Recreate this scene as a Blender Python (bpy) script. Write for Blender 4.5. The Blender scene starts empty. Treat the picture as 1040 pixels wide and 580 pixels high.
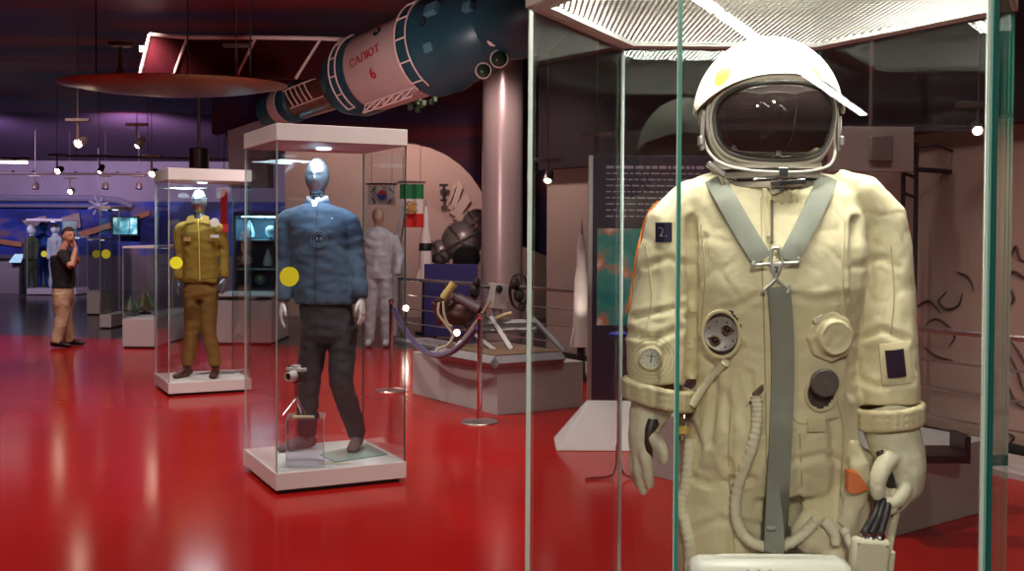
import bpy, bmesh, math, random
from mathutils import Vector, Matrix, noise
random.seed(7)
C = bpy.context.scene.collection
sc = bpy.context.scene
PI = math.pi
V = Vector
# ------------------------------------------------------------ camera
F = 1113.0; CAM = V((0, 0, 1.6)); PITCH = math.radians(1.2); ROLL = math.radians(0.35)
fw = V((0, math.cos(PITCH), -math.sin(PITCH)))
R0 = V((1, 0, 0)); U0 = R0.cross(fw)
RR = R0 * math.cos(ROLL) + U0 * math.sin(ROLL)
UU = U0 * math.cos(ROLL) - R0 * math.sin(ROLL)
PYC = 236 + F * math.tan(PITCH)
cd = bpy.data.cameras.new('camera'); cam = bpy.data.objects.new('camera', cd); C.objects.link(cam)
M = Matrix((( RR.x, UU.x, -fw.x, CAM.x), (RR.y, UU.y, -fw.y, CAM.y), (RR.z, UU.z, -fw.z, CAM.z), (0, 0, 0, 1)))
cam.matrix_world = M
cd.sensor_width = 36; cd.lens = 36 * F / 1040.0; cd.shift_y = -(290 - PYC) / 1040.0
cd.clip_start = 0.05; cd.clip_end = 200
sc.camera = cam
sc.view_settings.view_transform = 'Standard'; sc.view_settings.look = 'None'
sc.view_settings.gamma = 1.0; sc.view_settings.exposure = 0.0; sc.view_settings.use_curve_mapping = False
sc.cycles.transparent_max_bounces = 64
sc.cycles.max_bounces = 10; sc.cycles.glossy_bounces = 4; sc.cycles.diffuse_bounces = 3
sc.cycles.sample_clamp_indirect = 4.0
sc.cycles.caustics_reflective = False; sc.cycles.caustics_refractive = False

def ray(px, py):
    return (RR * ((px - 520) / F) + UU * ((PYC - py) / F) + fw)
def at(px, py, Y):
    d = ray(px, py); return CAM + d * (Y / d.y)
def atz(px, py, z=0.0):
    d = ray(px, py); return CAM + d * ((z - CAM.z) / d.z)

# ------------------------------------------------------------ world + lights
w = bpy.data.worlds.new('world'); sc.world = w; w.use_nodes = True
w.node_tree.nodes['Background'].inputs[0].default_value = (0.75, 0.55, 0.60, 1)
w.node_tree.nodes['Background'].inputs[1].default_value = 0.16

def light(kind, loc, energy, color=(1, 1, 1), size=0.2, aim=None, angle=90, blend=0.6, size_y=None, name='lamp_or_fill_light'):
    d = bpy.data.lights.new(name, kind); d.energy = energy; d.color = color
    if kind == 'AREA':
        d.size = size
        if size_y: d.shape = 'RECTANGLE'; d.size_y = size_y
    else: d.shadow_soft_size = size
    if kind == 'SPOT': d.spot_size = math.radians(angle); d.spot_blend = blend
    o = bpy.data.objects.new(name, d); C.objects.link(o); o.location = loc
    if aim is not None: o.rotation_euler = (V(aim) - V(loc)).to_track_quat('-Z', 'Y').to_euler()
    return o
WARM = (1.0, 0.83, 0.74); PINK = (1.0, 0.76, 0.72); COOL = (0.72, 0.86, 1.0); VIOLET = (0.55, 0.42, 1.0)
# general gallery lighting, lamps on the ceiling pointing down
for (x, y, e, c) in [(-3.5, 8.5, 330, WARM), (-1.4, 9.0, 300, WARM), (0.3, 6.0, 260, WARM), (-4.5, 13, 260, PINK),
                     (-0.5, 13.0, 380, PINK), (-7.5, 17, 200, PINK), (-2.6, 4.8, 240, WARM),
                     (2.9, 4.6, 90, PINK), (1.6, 8.2, 80, PINK)]:
    light('SPOT', (x, y, 4.05), e, c, 0.12, (x, y + 0.3, 0), 125, 0.8)
# wall washers
light('SPOT', (4.0, 5.6, 2.6), 150, (1, .68, .48), 0.1, (4.3, 7.9, .5), 75, 0.9)
light('SPOT', (2.4, 6.2, 3.9), 50, PINK, 0.1, (2.6, 10, 1.0), 85, 0.8)
light('SPOT', (-1.4, 18.8, 3.9), 150, (1, .70, .60), 0.15, (-1.6, 20.5, 1.6), 130, 0.9)
light('SPOT', (-3.4, 18.8, 3.9), 110, (1, .66, .60), 0.15, (-3.4, 20.5, 1.6), 130, 0.9)
# added spots without fixtures, brightening the suit from the aisle side
light('SPOT', (.1, -1.9, 3.3), 340, (1, .90, .74), 0.10, (.6, 2.4, 1.35), 40, 0.7)
light('SPOT', (-1.9, -.8, 2.6), 70, (1, .90, .76), 0.12, (.6, 2.4, 1.0), 40, 0.8)
light('SPOT', (-6.2, 12.4, 4.05), 260, (1, .85, .75), 0.1, (-6.2, 15.2, .9), 70, 0.8)  # added to brighten the visitor
light('SPOT', (-.2, 14.6, 4.0), 220, PINK, 0.1, (-.3, 17.5, 1.6), 75, 0.8)  # added to brighten the column and the lander model
light('SPOT', (-8.5, 24.0, 3.6), 480, (.90, .68, .95), 0.3, (-9, 29.0, 2.9), 140, 0.9)  # wash over the lilac far wall
light('SPOT', (-12.5, 24.0, 3.6), 480, (.78, .62, 1), 0.3, (-12.5, 29.0, 2.6), 140, 0.9)
# added soft up-lights, brightening the painted ceiling and the hanging craft
light('SPOT', (-1.9, 8.6, 2.3), 260, (1, .75, .72), 0.3, (-1.6, 13, 3.5), 80, 0.9)
light('SPOT', (-7.0, 12.0, 2.6), 50, (1, .4, .5), 0.4, (-7, 15, 4.2), 150, 0.9)

# ------------------------------------------------------------ materials
def nt(m): return m.node_tree.nodes, m.node_tree.links
def mat(name, col, rough=0.5, metal=0.0, bump=None, var=None, spec=0.5, emit=None, sheen=0):
    m = bpy.data.materials.new(name); m.use_nodes = True
    n, l = nt(m); b = n['Principled BSDF']
    b.inputs['Base Color'].default_value = (*col, 1); b.inputs['Roughness'].default_value = rough
    b.inputs['Metallic'].default_value = metal; b.inputs['Specular IOR Level'].default_value = spec
    if sheen: b.inputs['Sheen Weight'].default_value = sheen
    tc = n.new('ShaderNodeTexCoord')
    if var:   # (scale, amount)
        nz = n.new('ShaderNodeTexNoise'); nz.inputs['Scale'].default_value = var[0]; nz.inputs['Detail'].default_value = 5
        l.new(tc.outputs['Object'], nz.inputs['Vector'])
        mr = n.new('ShaderNodeMapRange'); mr.inputs[1].default_value = 0.3; mr.inputs[2].default_value = 0.7
        mr.inputs[3].default_value = 1 - var[1]; mr.inputs[4].default_value = 1 + var[1] * 0.4
        l.new(nz.outputs['Fac'], mr.inputs[0])
        mx = n.new('ShaderNodeMix'); mx.data_type = 'RGBA'; mx.blend_type = 'MULTIPLY'; mx.inputs[0].default_value = 1
        mx.inputs[6].default_value = (*col, 1); l.new(mr.outputs[0], mx.inputs[7]); l.new(mx.outputs[2], b.inputs['Base Color'])
    if bump:  # (scale, strength, distance)
        nz = n.new('ShaderNodeTexNoise'); nz.inputs['Scale'].default_value = bump[0]; nz.inputs['Detail'].default_value = 4
        l.new(tc.outputs['Object'], nz.inputs['Vector'])
        bp = n.new('ShaderNodeBump'); bp.inputs['Strength'].default_value = bump[1]; bp.inputs['Distance'].default_value = bump[2]
        l.new(nz.outputs['Fac'], bp.inputs['Height']); l.new(bp.outputs[0], b.inputs['Normal'])
    if emit:
        b.inputs['Emission Color'].default_value = (*emit[0], 1); b.inputs['Emission Strength'].default_value = emit[1]
    return m

def glass_mat(name, tint=(0.965, 0.985, 0.98), strength=1.0):
    m = bpy.data.materials.new(name); m.use_nodes = True; n, l = nt(m)
    n.remove(n['Principled BSDF']); out = n['Material Output']
    tr = n.new('ShaderNodeBsdfTransparent'); tr.inputs[0].default_value = (*tint, 1)
    gl = n.new('ShaderNodeBsdfGlossy'); gl.inputs['Roughness'].default_value = 0.0; gl.inputs[0].default_value = (.95, 1, .98, 1)
    lw = n.new('ShaderNodeLayerWeight'); lw.inputs[0].default_value = 0.5
    pw = n.new('ShaderNodeMath'); pw.operation = 'POWER'; pw.inputs[1].default_value = 5; l.new(lw.outputs['Facing'], pw.inputs[0])
    ma = n.new('ShaderNodeMath'); ma.operation = 'MULTIPLY_ADD'; ma.inputs[1].default_value = 0.9 * strength; ma.inputs[2].default_value = 0.042 * strength
    l.new(pw.outputs[0], ma.inputs[0])
    mx = n.new('ShaderNodeMixShader'); l.new(ma.outputs[0], mx.inputs[0]); l.new(tr.outputs[0], mx.inputs[1]); l.new(gl.outputs[0], mx.inputs[2])
    l.new(mx.outputs[0], out.inputs[0]); return m

def emis(name, col, s):
    return mat(name, (0.02, 0.02, 0.02), 0.4, emit=(col, s))

G = glass_mat('case_glass')
G2 = glass_mat('clear_acrylic', (0.95, 0.96, 0.99), 1.6)
EDGE = mat('green_glass_edge', (0.04, 0.34, 0.27), 0.3, spec=0.8)
EDGE_L = mat('lit_glass_edge', (0.70, 0.78, 0.75), 0.25, spec=0.8)  # pale copy of the glass edge, caught light put into its colour
EDGE_D = mat('dark_green_glass_edge', (0.05, 0.16, 0.14), 0.3, spec=0.8)
WHITE = mat('white_lacquer', (0.80, 0.79, 0.79), 0.45, var=(2, .06))
WHITEC = mat('white_board', (0.78, 0.77, 0.75), 0.5, var=(2, .06))
GREYP = mat('grey_plinth_paint', (0.44, 0.43, 0.43), 0.5, var=(1.5, .08))
STEEL = mat('brushed_steel', (0.62, 0.56, 0.55), 0.28, 0.9, var=(8, .1))
CHROME = mat('chrome', (0.75, 0.70, 0.70), 0.12, 1.0)
DARKM = mat('dark_metal', (0.05, 0.045, 0.05), 0.4, 0.6, var=(12, .2))
BLACK = mat('black_plastic', (0.012, 0.012, 0.014), 0.4)
YEL = mat('neon_yellow_sticker', (0.90, 1.0, 0.03), 0.6, emit=None)
SUIT = mat('cream_suit_fabric', (0.80, 0.70, 0.46), 0.62, bump=(55, .35, .004), var=(5, .10), sheen=.2)
SUIT2 = mat('cream_cuff_fabric', (0.74, 0.63, 0.40), 0.7, bump=(90, .4, .003), var=(8, .15))
GLOVE = mat('glove_leather', (0.80, 0.74, 0.56), 0.55, bump=(60, .3, .003), var=(10, .10))
HOSE = mat('cream_hose_cloth', (0.82, 0.75, 0.56), 0.6, bump=(40, .5, .004), var=(14, .12))
STRAP = mat('grey_webbing', (0.29, 0.30, 0.255), 0.75, bump=(260, .4, .001), var=(30, .08))
PIPE_O = mat('orange_piping', (0.80, 0.22, 0.03), 0.6)
RUBBER = mat('dark_rubber', (0.03, 0.028, 0.03), 0.45)
HELM = mat('helmet_white_enamel', (0.86, 0.84, 0.74), 0.22, var=(6, .04))
GOLD = mat('gold_film', (0.62, 0.47, 0.06), 0.3, 0.2)
VISOR = mat('dark_visor', (0.035, 0.022, 0.022), 0.04, 0.0, spec=1.0)
NECKR = mat('neck_ring_metal', (0.50, 0.42, 0.35), 0.4, 0.4, var=(12, .2))
PLATE = mat('connector_metal', (0.50, 0.48, 0.46), 0.4, 0.35, var=(30, .2))

def set_nodes_ramp(m, vec_scale, nscale, stops, detail=6, rough=None, dist=0.0, w=0.55):
    n, l = nt(m); b = n['Principled BSDF']
    tc = n.new('ShaderNodeTexCoord'); mp = n.new('ShaderNodeMapping'); mp.inputs['Scale'].default_value = vec_scale
    l.new(tc.outputs['Object'], mp.inputs['Vector'])
    nz = n.new('ShaderNodeTexNoise'); nz.inputs['Scale'].default_value = nscale; nz.inputs['Detail'].default_value = detail
    nz.inputs['Distortion'].default_value = dist
    l.new(mp.outputs[0], nz.inputs['Vector'])
    cr = n.new('ShaderNodeValToRGB')
    while len(cr.color_ramp.elements) < len(stops): cr.color_ramp.elements.new(0.5)
    for e, (p, c) in zip(cr.color_ramp.elements, stops): e.position = p; e.color = (*c, 1)
    l.new(nz.outputs['Fac'], cr.inputs[0]); l.new(cr.outputs[0], b.inputs['Base Color'])
MURAL = mat('painted_cosmos_ceiling', (0, 0, 0), 0.6, spec=.25)
set_nodes_ramp(MURAL, (.16, .55, 1), 1.1, [(.30, (.012, .006, .03)), (.42, (.02, .012, .075)), (.50, (.05, .008, .03)), (.58, (.16, .012, .02)), (.66, (.08, .03, .06)), (.78, (.10, .11, .17))], 6, dist=.6)
FARMURAL = mat('painted_space_wall', (0, 0, 0), 0.6)
set_nodes_ramp(FARMURAL, (.5, .5, 1.2), .9, [(.30, (.01, .012, .06)), (.45, (.012, .02, .16)), (.55, (.03, .06, .42)), (.63, (.25, .14, .16)), (.72, (.02, .02, .12))], 6, dist=.8)
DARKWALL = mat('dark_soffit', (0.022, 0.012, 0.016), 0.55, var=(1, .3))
LILAC = mat('lilac_plaster', (0.34, 0.28, 0.36), 0.8, var=(1, .1))
PURPLE = mat('purple_soffit', (0.075, 0.035, 0.085), 0.7, var=(1, .15))
PINKWALL = mat('pink_grey_wall', (0.50, 0.36, 0.33), 0.7, var=(.7, .15))
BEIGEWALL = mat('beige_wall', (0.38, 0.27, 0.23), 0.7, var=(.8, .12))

# floor : polished red with a dark stone area in the far left
FLOOR = mat('polished_floor', (0.45, 0.012, 0.012), 0.20, spec=.6)
n, l = nt(FLOOR); b = n['Principled BSDF']
tc = n.new('ShaderNodeTexCoord'); sx = n.new('ShaderNodeSeparateXYZ'); l.new(tc.outputs['Object'], sx.inputs[0])
nz = n.new('ShaderNodeTexNoise'); nz.inputs['Scale'].default_value = .8; nz.inputs['Detail'].default_value = 6; l.new(tc.outputs['Object'], nz.inputs['Vector'])
nz3 = n.new('ShaderNodeTexNoise'); nz3.inputs['Scale'].default_value = 30; nz3.inputs['Detail'].default_value = 4; l.new(tc.outputs['Object'], nz3.inputs['Vector'])
cr = n.new('ShaderNodeValToRGB'); cr.color_ramp.elements[0].position = .3; cr.color_ramp.elements[1].position = .7
cr.color_ramp.elements[0].color = (.34, .009, .008, 1); cr.color_ramp.elements[1].color = (.42, .012, .010, 1)
l.new(nz.outputs['Fac'], cr.inputs[0])
bk = n.new('ShaderNodeTexBrick'); bk.inputs['Scale'].default_value = 1.6; bk.inputs['Color1'].default_value = (.05, .045, .055, 1)
bk.inputs['Color2'].default_value = (.08, .07, .085, 1); bk.inputs['Mortar'].default_value = (.02, .02, .025, 1); bk.inputs['Mortar Size'].default_value = .01
l.new(tc.outputs['Object'], bk.inputs['Vector'])
# boundary: y + 0.10*x > 15.9
mu = n.new('ShaderNodeMath'); mu.operation = 'MULTIPLY_ADD'; mu.inputs[1].default_value = .28; l.new(sx.outputs['X'], mu.inputs[0]); l.new(sx.outputs['Y'], mu.inputs[2])
gt = n.new('ShaderNodeMath'); gt.operation = 'GREATER_THAN'; gt.inputs[1].default_value = 14.45; l.new(mu.outputs[0], gt.inputs[0])
mx = n.new('ShaderNodeMix'); mx.data_type = 'RGBA'; l.new(gt.outputs[0], mx.inputs[0]); l.new(cr.outputs[0], mx.inputs[6]); l.new(bk.outputs[0], mx.inputs[7])
l.new(mx.outputs[2], b.inputs['Base Color'])
mr = n.new('ShaderNodeMapRange'); mr.inputs[3].default_value = .10; mr.inputs[4].default_value = .20; l.new(nz3.outputs['Fac'], mr.inputs[0])
bp = n.new('ShaderNodeBump'); bp.inputs['Strength'].default_value = .02; bp.inputs['Distance'].default_value = .02
nz2 = n.new('ShaderNodeTexNoise'); nz2.inputs['Scale'].default_value = 5; l.new(tc.outputs['Object'], nz2.inputs['Vector'])
n.remove(bp); n.remove(nz2)
df = n.new('ShaderNodeBsdfDiffuse'); l.new(mx.outputs[2], df.inputs[0])
gl = n.new('ShaderNodeBsdfGlossy'); gl.inputs['Roughness'].default_value = .15; gl.inputs[0].default_value = (1, .96, .95, 1)
lw = n.new('ShaderNodeLayerWeight'); lw.inputs[0].default_value = .5
pw = n.new('ShaderNodeMath'); pw.operation = 'POWER'; pw.inputs[1].default_value = 5; l.new(lw.outputs['Facing'], pw.inputs[0])
ma = n.new('ShaderNodeMath'); ma.operation = 'MULTIPLY_ADD'; ma.inputs[1].default_value = .55; ma.inputs[2].default_value = .045; l.new(pw.outputs[0], ma.inputs[0])
msf = n.new('ShaderNodeMixShader'); l.new(ma.outputs[0], msf.inputs[0]); l.new(df.outputs[0], msf.inputs[1]); l.new(gl.outputs[0], msf.inputs[2])
n.remove(b); l.new(msf.outputs[0], n['Material Output'].inputs[0])

# perforated metal of the main case's ceiling
PERF = bpy.data.materials.new('perforated_metal'); PERF.use_nodes = True; n, l = nt(PERF)
b = n['Principled BSDF']; b.inputs['Base Color'].default_value = (.62, .62, .58, 1); b.inputs['Roughness'].default_value = .45; b.inputs['Metallic'].default_value = .2
tc = n.new('ShaderNodeTexCoord'); sx = n.new('ShaderNodeSeparateXYZ'); l.new(tc.outputs['Object'], sx.inputs[0])
def wave(sock, k):
    a = n.new('ShaderNodeMath'); a.operation = 'MULTIPLY'; a.inputs[1].default_value = k; l.new(sock, a.inputs[0])
    s = n.new('ShaderNodeMath'); s.operation = 'SINE'; l.new(a.outputs[0], s.inputs[0]); return s
s1 = wave(sx.outputs['X'], 2 * PI / .026); s2 = wave(sx.outputs['Y'], 2 * PI / .05)
pr = n.new('ShaderNodeMath'); pr.operation = 'MULTIPLY'; l.new(s1.outputs[0], pr.inputs[0]); l.new(s2.outputs[0], pr.inputs[1])
ab = n.new('ShaderNodeMath'); ab.operation = 'ABSOLUTE'; l.new(pr.outputs[0], ab.inputs[0])
g2 = n.new('ShaderNodeMath'); g2.operation = 'GREATER_THAN'; g2.inputs[1].default_value = .34; l.new(ab.outputs[0], g2.inputs[0])
tr = n.new('ShaderNodeBsdfTransparent'); ms = n.new('ShaderNodeMixShader')
l.new(g2.outputs[0], ms.inputs[0]); l.new(b.outputs[0], ms.inputs[1]); l.new(tr.outputs[0], ms.inputs[2]); l.new(ms.outputs[0], n['Material Output'].inputs[0])

# ------------------------------------------------------------ mesh helpers
class MB:
    def __init__(s): s.v = []; s.f = []; s.m = []; s.mi = 0
    def add(s, vs, fs, mi=None):
        o = len(s.v); s.v += [V(p) for p in vs]; s.f += [tuple(i + o for i in f) for f in fs]
        s.m += [s.mi if mi is None else mi] * len(fs); return s
    def box(s, c, d, rz=0.0, rot=None, mi=None):
        x, y, z = d[0] / 2, d[1] / 2, d[2] / 2
        mt = rot if rot is not None else Matrix.Rotation(rz, 3, 'Z')
        vs = [V(c) + mt @ V(p) for p in [(-x, -y, -z), (x, -y, -z), (x, y, -z), (-x, y, -z), (-x, -y, z), (x, -y, z), (x, y, z), (-x, y, z)]]
        return s.add(vs, [(0, 3, 2, 1), (4, 5, 6, 7), (0, 1, 5, 4), (1, 2, 6, 5), (2, 3, 7, 6), (3, 0, 4, 7)], mi)
    def prism(s, poly, z0, z1, mi=None, side_mi=None):
        n = len(poly); vs = [(p[0], p[1], z0) for p in poly] + [(p[0], p[1], z1) for p in poly]
        s.add(vs, [tuple(range(n))[::-1], tuple(range(n, 2 * n))], mi)
        return s.add(vs, [(i, (i + 1) % n, n + (i + 1) % n, n + i) for i in range(n)], side_mi if side_mi is not None else mi)
    def slab(s, pts, d, mi=None):    # planar polygon (3-D points) thickened by vector d
        n = len(pts); d = V(d); vs = [V(p) for p in pts] + [V(p) + d for p in pts]
        return s.add(vs, [tuple(range(n))[::-1], tuple(range(n, 2 * n))] + [(i, (i + 1) % n, n + (i + 1) % n, n + i) for i in range(n)], mi)
    def rings(s, rs, caps=True, mi=None, closed=True):
        n = len(rs[0]); vs = [p for r in rs for p in r]; fs = []
        for i in range(len(rs) - 1):
            for j in range(n if closed else n - 1):
                k = (j + 1) % n; fs.append((i * n + j, i * n + k, (i + 1) * n + k, (i + 1) * n + j))
        if caps: fs.append(tuple(range(n))[::-1]); fs.append(tuple(range((len(rs) - 1) * n, len(rs) * n)))
        return s.add(vs, fs, mi)
    def tube(s, pts, r, seg=10, caps=True, mi=None, flat=1.0, side=None, cyc=False):
        pts = [V(p) for p in pts]; n = len(pts)
        rr = r if isinstance(r, (list, tuple)) else [r] * n
        rs = []; prev = None
        for i, p in enumerate(pts):
            if cyc: t = (pts[(i + 1) % n] - pts[i - 1]).normalized()
            else: t = (pts[min(i + 1, n - 1)] - pts[max(i - 1, 0)]).normalized()
            if prev is None:
                a = V(side) if side is not None else (V((0, 0, 1)) if abs(t.z) < .9 else V((1, 0, 0)))
                u = (a - t * a.dot(t)).normalized()
            else: u = (prev - t * prev.dot(t)).normalized()
            prev = u; q = t.cross(u)
            ri = rr[i]; ra, rb = ri if isinstance(ri, (tuple, list)) else (ri, ri * flat)
            rs.append([p + u * (math.cos(a) * ra) + q * (math.sin(a) * rb) for a in [2 * PI * k / seg for k in range(seg)]])
        if cyc: rs.append(rs[0]); caps = False
        return s.rings(rs, caps, mi)
    def hring(s, lst, seg=24, mi=None, power=2.0):   # horizontal rings (cx,cy,z,rx,ry)
        rs = []
        for (cx, cy, z, rx, ry) in lst:
            rs.append([V((cx + math.copysign(abs(math.cos(a)) ** (2 / power), math.cos(a)) * rx, cy + math.copysign(abs(math.sin(a)) ** (2 / power), math.sin(a)) * ry, z)) for a in [2 * PI * k / seg for k in range(seg)]])
        return s.rings(rs, True, mi)
    def ball(s, c, r, seg=24, rot=None, mi=None):
        r = r if isinstance(r, (tuple, list)) else (r, r, r); n = seg; m = max(6, seg // 2); c = V(c); vs = []; fs = []
        for i in range(m + 1):
            t = PI * i / m
            for j in range(n):
                a = 2 * PI * j / n; p = V((math.sin(t) * math.cos(a) * r[0], math.sin(t) * math.sin(a) * r[1], math.cos(t) * r[2]))
                if rot is not None: p = rot @ p
                vs.append(c + p)
        for i in range(m):
            for j in range(n):
                k = (j + 1) % n
                if i == 0: fs.append((j, (i + 1) * n + j, (i + 1) * n + k))
                elif i == m - 1: fs.append((i * n + j, (i + 1) * n + j, i * n + k))
                else: fs.append((i * n + j, (i + 1) * n + j, (i + 1) * n + k, i * n + k))
        return s.add(vs, fs, mi)
    def lathe(s, prof, c, axis=(0, 0, 1), seg=32, mi=None, caps=True):   # prof: (r, h)
        ax = V(axis).normalized(); u = ax.orthogonal().normalized(); q = ax.cross(u); c = V(c)
        rs = [[c + ax * h + (u * math.cos(a) + q * math.sin(a)) * r for a in [2 * PI * k / seg for k in range(seg)]] for r, h in prof]
        return s.rings(rs, caps, mi)
ORG = {}
def tag(o, label=None, cat=None, group=None, kind=None):
    if label: o['label'] = label
    if cat: o['category'] = cat
    if group: o['group'] = group
    if kind: o['kind'] = kind
    return o
def thing(name, label, cat, loc, group=None):
    o = bpy.data.objects.new(name, None); C.objects.link(o); o.location = loc; o.empty_display_size = .1
    ORG[o.name] = V(loc); return tag(o, label, cat, group)
def org_of(p): return ORG[p.name]
def put(mb, name, mats, parent=None, angle=35, label=None, bevel=None, flip=True, org=None):
    mats = mats if isinstance(mats, (list, tuple)) else [mats]
    if parent is not None: o0 = org_of(parent)
    elif org is not None: o0 = V(org)
    else:
        xs = [p.x for p in mb.v]; ys = [p.y for p in mb.v]; zs = [p.z for p in mb.v]
        o0 = V(((min(xs) + max(xs)) / 2, (min(ys) + max(ys)) / 2, min(zs)))
    me = bpy.data.meshes.new(name); me.from_pydata([p - o0 for p in mb.v], [], mb.f)
    for m in mats: me.materials.append(m)
    me.polygons.foreach_set('material_index', mb.m)
    bm = bmesh.new(); bm.from_mesh(me); bmesh.ops.remove_doubles(bm, verts=bm.verts, dist=1e-6)
    if flip: bmesh.ops.recalc_face_normals(bm, faces=bm.faces)
    bm.to_mesh(me); bm.free()
    me.polygons.foreach_set('use_smooth', [True] * len(me.polygons)); me.set_sharp_from_angle(angle=math.radians(angle))
    o = bpy.data.objects.new(name, me); C.objects.link(o)
    if parent is not None: o.parent = parent
    else: o.location = o0
    ORG[o.name] = o0
    if label: o['label'] = label
    if bevel:
        md = o.modifiers.new('bevel', 'BEVEL'); md.width = bevel; md.segments = 2; md.limit_method = 'ANGLE'
    return o
def single(mb, name, mats, label, cat, group=None, **k):
    return tag(put(mb, name, mats, None, **k), label, cat, group)
def struct(mb, name, mats, **k):
    return tag(put(mb, name, mats, None, **k), kind='structure')
def fused(mb, voxel, smooth=6, wrinkle=None, sf=.5):
    """one continuous surface out of the lofts collected in mb"""
    me = bpy.data.meshes.new('tmp'); me.from_pydata(mb.v, [], mb.f)
    bm = bmesh.new(); bm.from_mesh(me); bmesh.ops.recalc_face_normals(bm, faces=bm.faces); bm.to_mesh(me); bm.free()
    o = bpy.data.objects.new('tmp', me); C.objects.link(o)
    r = o.modifiers.new('r', 'REMESH'); r.mode = 'VOXEL'; r.voxel_size = voxel
    if smooth: s = o.modifiers.new('s', 'SMOOTH'); s.iterations = smooth; s.factor = sf
    dg = bpy.context.evaluated_depsgraph_get(); dg.update()
    m2 = bpy.data.meshes.new_from_object(o.evaluated_get(dg))
    out = MB()
    vs = [v.co.copy() for v in m2.vertices]
    if wrinkle: vs = [p + v.normal * wrinkle(p, v.normal) for p, v in zip(vs, m2.vertices)]
    out.v = vs; out.f = [tuple(p.vertices) for p in m2.polygons]; out.m = [0] * len(out.f)
    bpy.data.objects.remove(o); bpy.data.meshes.remove(me); bpy.data.meshes.remove(m2)
    return out
def color_faces(mb, fn):
    for i, f in enumerate(mb.f):
        c = V((0, 0, 0))
        for k in f: c += mb.v[k]
        r = fn(c / len(f))
        if r is not None: mb.m[i] = r
    return mb
def bez(p, n=8):   # smooth path through points
    p = [V(a) for a in p]; out = []
    q = [p[0] * 2 - p[1]] + p + [p[-1] * 2 - p[-2]]
    for i in range(1, len(q) - 2):
        for k in range(n):
            t = k / n; a, b_, c_, d = q[i - 1], q[i], q[i + 1], q[i + 2]
            out.append(.5 * ((2 * b_) + (c_ - a) * t + (2 * a - 5 * b_ + 4 * c_ - d) * t * t + (3 * b_ - a - 3 * c_ + d) * t ** 3))
    out.append(p[-1]); return out
def copy_tree(o, delta=V((0, 0, 0)), parent=None, label=None):
    c = o.copy(); C.objects.link(c)
    if parent is None:
        c.location = o.location + delta
        if label: c['label'] = label
    else: c.parent = parent
    for ch in list(o.children): copy_tree(ch, parent=c)
    return c
def textmesh(s, size, thick=0.0):
    cu = bpy.data.curves.new('t', 'FONT'); cu.body = s; cu.size = size; cu.align_x = 'CENTER'; cu.align_y = 'CENTER'; cu.extrude = thick; cu.offset = size * .02
    o = bpy.data.objects.new('t', cu); C.objects.link(o)
    dg = bpy.context.evaluated_depsgraph_get(); dg.update()
    me = bpy.data.meshes.new_from_object(o.evaluated_get(dg))
    r = ([v.co.copy() for v in me.vertices], [tuple(p.vertices) for p in me.polygons])
    bpy.data.objects.remove(o); bpy.data.meshes.remove(me); return r

# ------------------------------------------------------------ THE SETTING
CZ = 4.2
struct(MB().box((-2, 4, -.05), (32, 56, .1)), 'floor', FLOOR, org=(0, 0, 0))
struct(MB().box((-2, 3, CZ + .1), (32, 50, .2)), 'ceiling', MURAL, org=(0, 0, 0))
struct(MB().box((-2, -23.8, 2.1), (32, .2, 4.2)), 'wall_front', DARKWALL)
struct(MB().box((13.9, -3, 2.1), (.2, 42, 4.2)), 'wall_far_right', DARKWALL)
# far left end of the hall
struct(MB().box((-8, 29.2, .46), (20, .3, .92)), 'wall_far_low', mat('grey_violet_dado', (.16, .13, .17), .6, var=(1, .2)))
struct(MB().box((-8, 29.2, 1.64), (20, .3, 1.44)), 'wall_far_mural', FARMURAL)
struct(MB().box((-8, 29.2, 2.89), (20, .3, 1.06)), 'wall_far_upper', LILAC)
mb = MB()
mb.tube([(-18, 29.0, 2.42), (-10.9, 29.0, 2.42), (-10.4, 29.0, 2.37), (-10.05, 29.0, 2.2)], .09, 8)
mb.tube([(-18, 28.95, 2.22), (-11.0, 28.95, 2.22), (-10.6, 28.95, 2.16)], .05, 8)
struct(mb, 'trim_1', mat('moulding_grey', (.25, .23, .33), .4))
struct(MB().slab([(-18, 24.5, 4.2), (2, 24.5, 4.2), (2, 29.0, 3.42), (-18, 29.0, 3.42)], (0, 0, .1)), 'ceiling_slope', PURPLE)
mb = MB()
for k in range(18): mb.tube([(-17.6 + k * .55, 29.02, 3.12), (-17.6 + k * .55, 28.98, 3.12)], .035, 8)
struct(mb, 'trim_2', DARKM)
# left side wall and back of the room are far outside the view
struct(MB().box((-18, 3, 2.1), (.2, 54, 4.2)), 'wall_left', PURPLE)
# middle: pale wall seen through the dark arch
struct(MB().box((.5, 20.6, 2.1), (9.5, .2, 4.2)), 'wall_back', PINKWALL)
Y = 18.2
pts = [at(-60, 60, Y), at(560, 60, Y)]
arch = [(560, 262), (505, 240), (497, 212), (488, 193), (478, 178), (466, 166), (452, 156), (436, 149), (420, 145), (400, 143), (360, 143), (330, 147)]
pts += [at(x, y, Y) for x, y in arch] + [at(300, 147, Y), at(232, 150, Y), at(228, 132, Y), at(-60, 124, Y)]
for p in pts[:2]: p.z = CZ
pts[0].x = at(215, 60, Y).x
pts[-1] = at(215, 136, Y); 
struct(MB().slab(pts, (0, .35, 0)), 'ceiling_arch', MURAL)
# grey hanging bulkhead beside the arch
struct(MB().slab([at(231, 133, 15.5), at(270, 120, 15.5), at(272, 190, 15.5), at(233, 190, 15.5)], (0, .4, 0)), 'trim_3', mat('grey_bulkhead', (.20, .17, .19), .6))
# column
mb = MB(); cc = at(510, 236, 16.5); mb.lathe([(.31, 0), (.31, CZ)], (cc.x, cc.y, 0), seg=40)
struct(mb, 'column', mat('satin_column', (.42, .32, .31), .28, .35))
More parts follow.
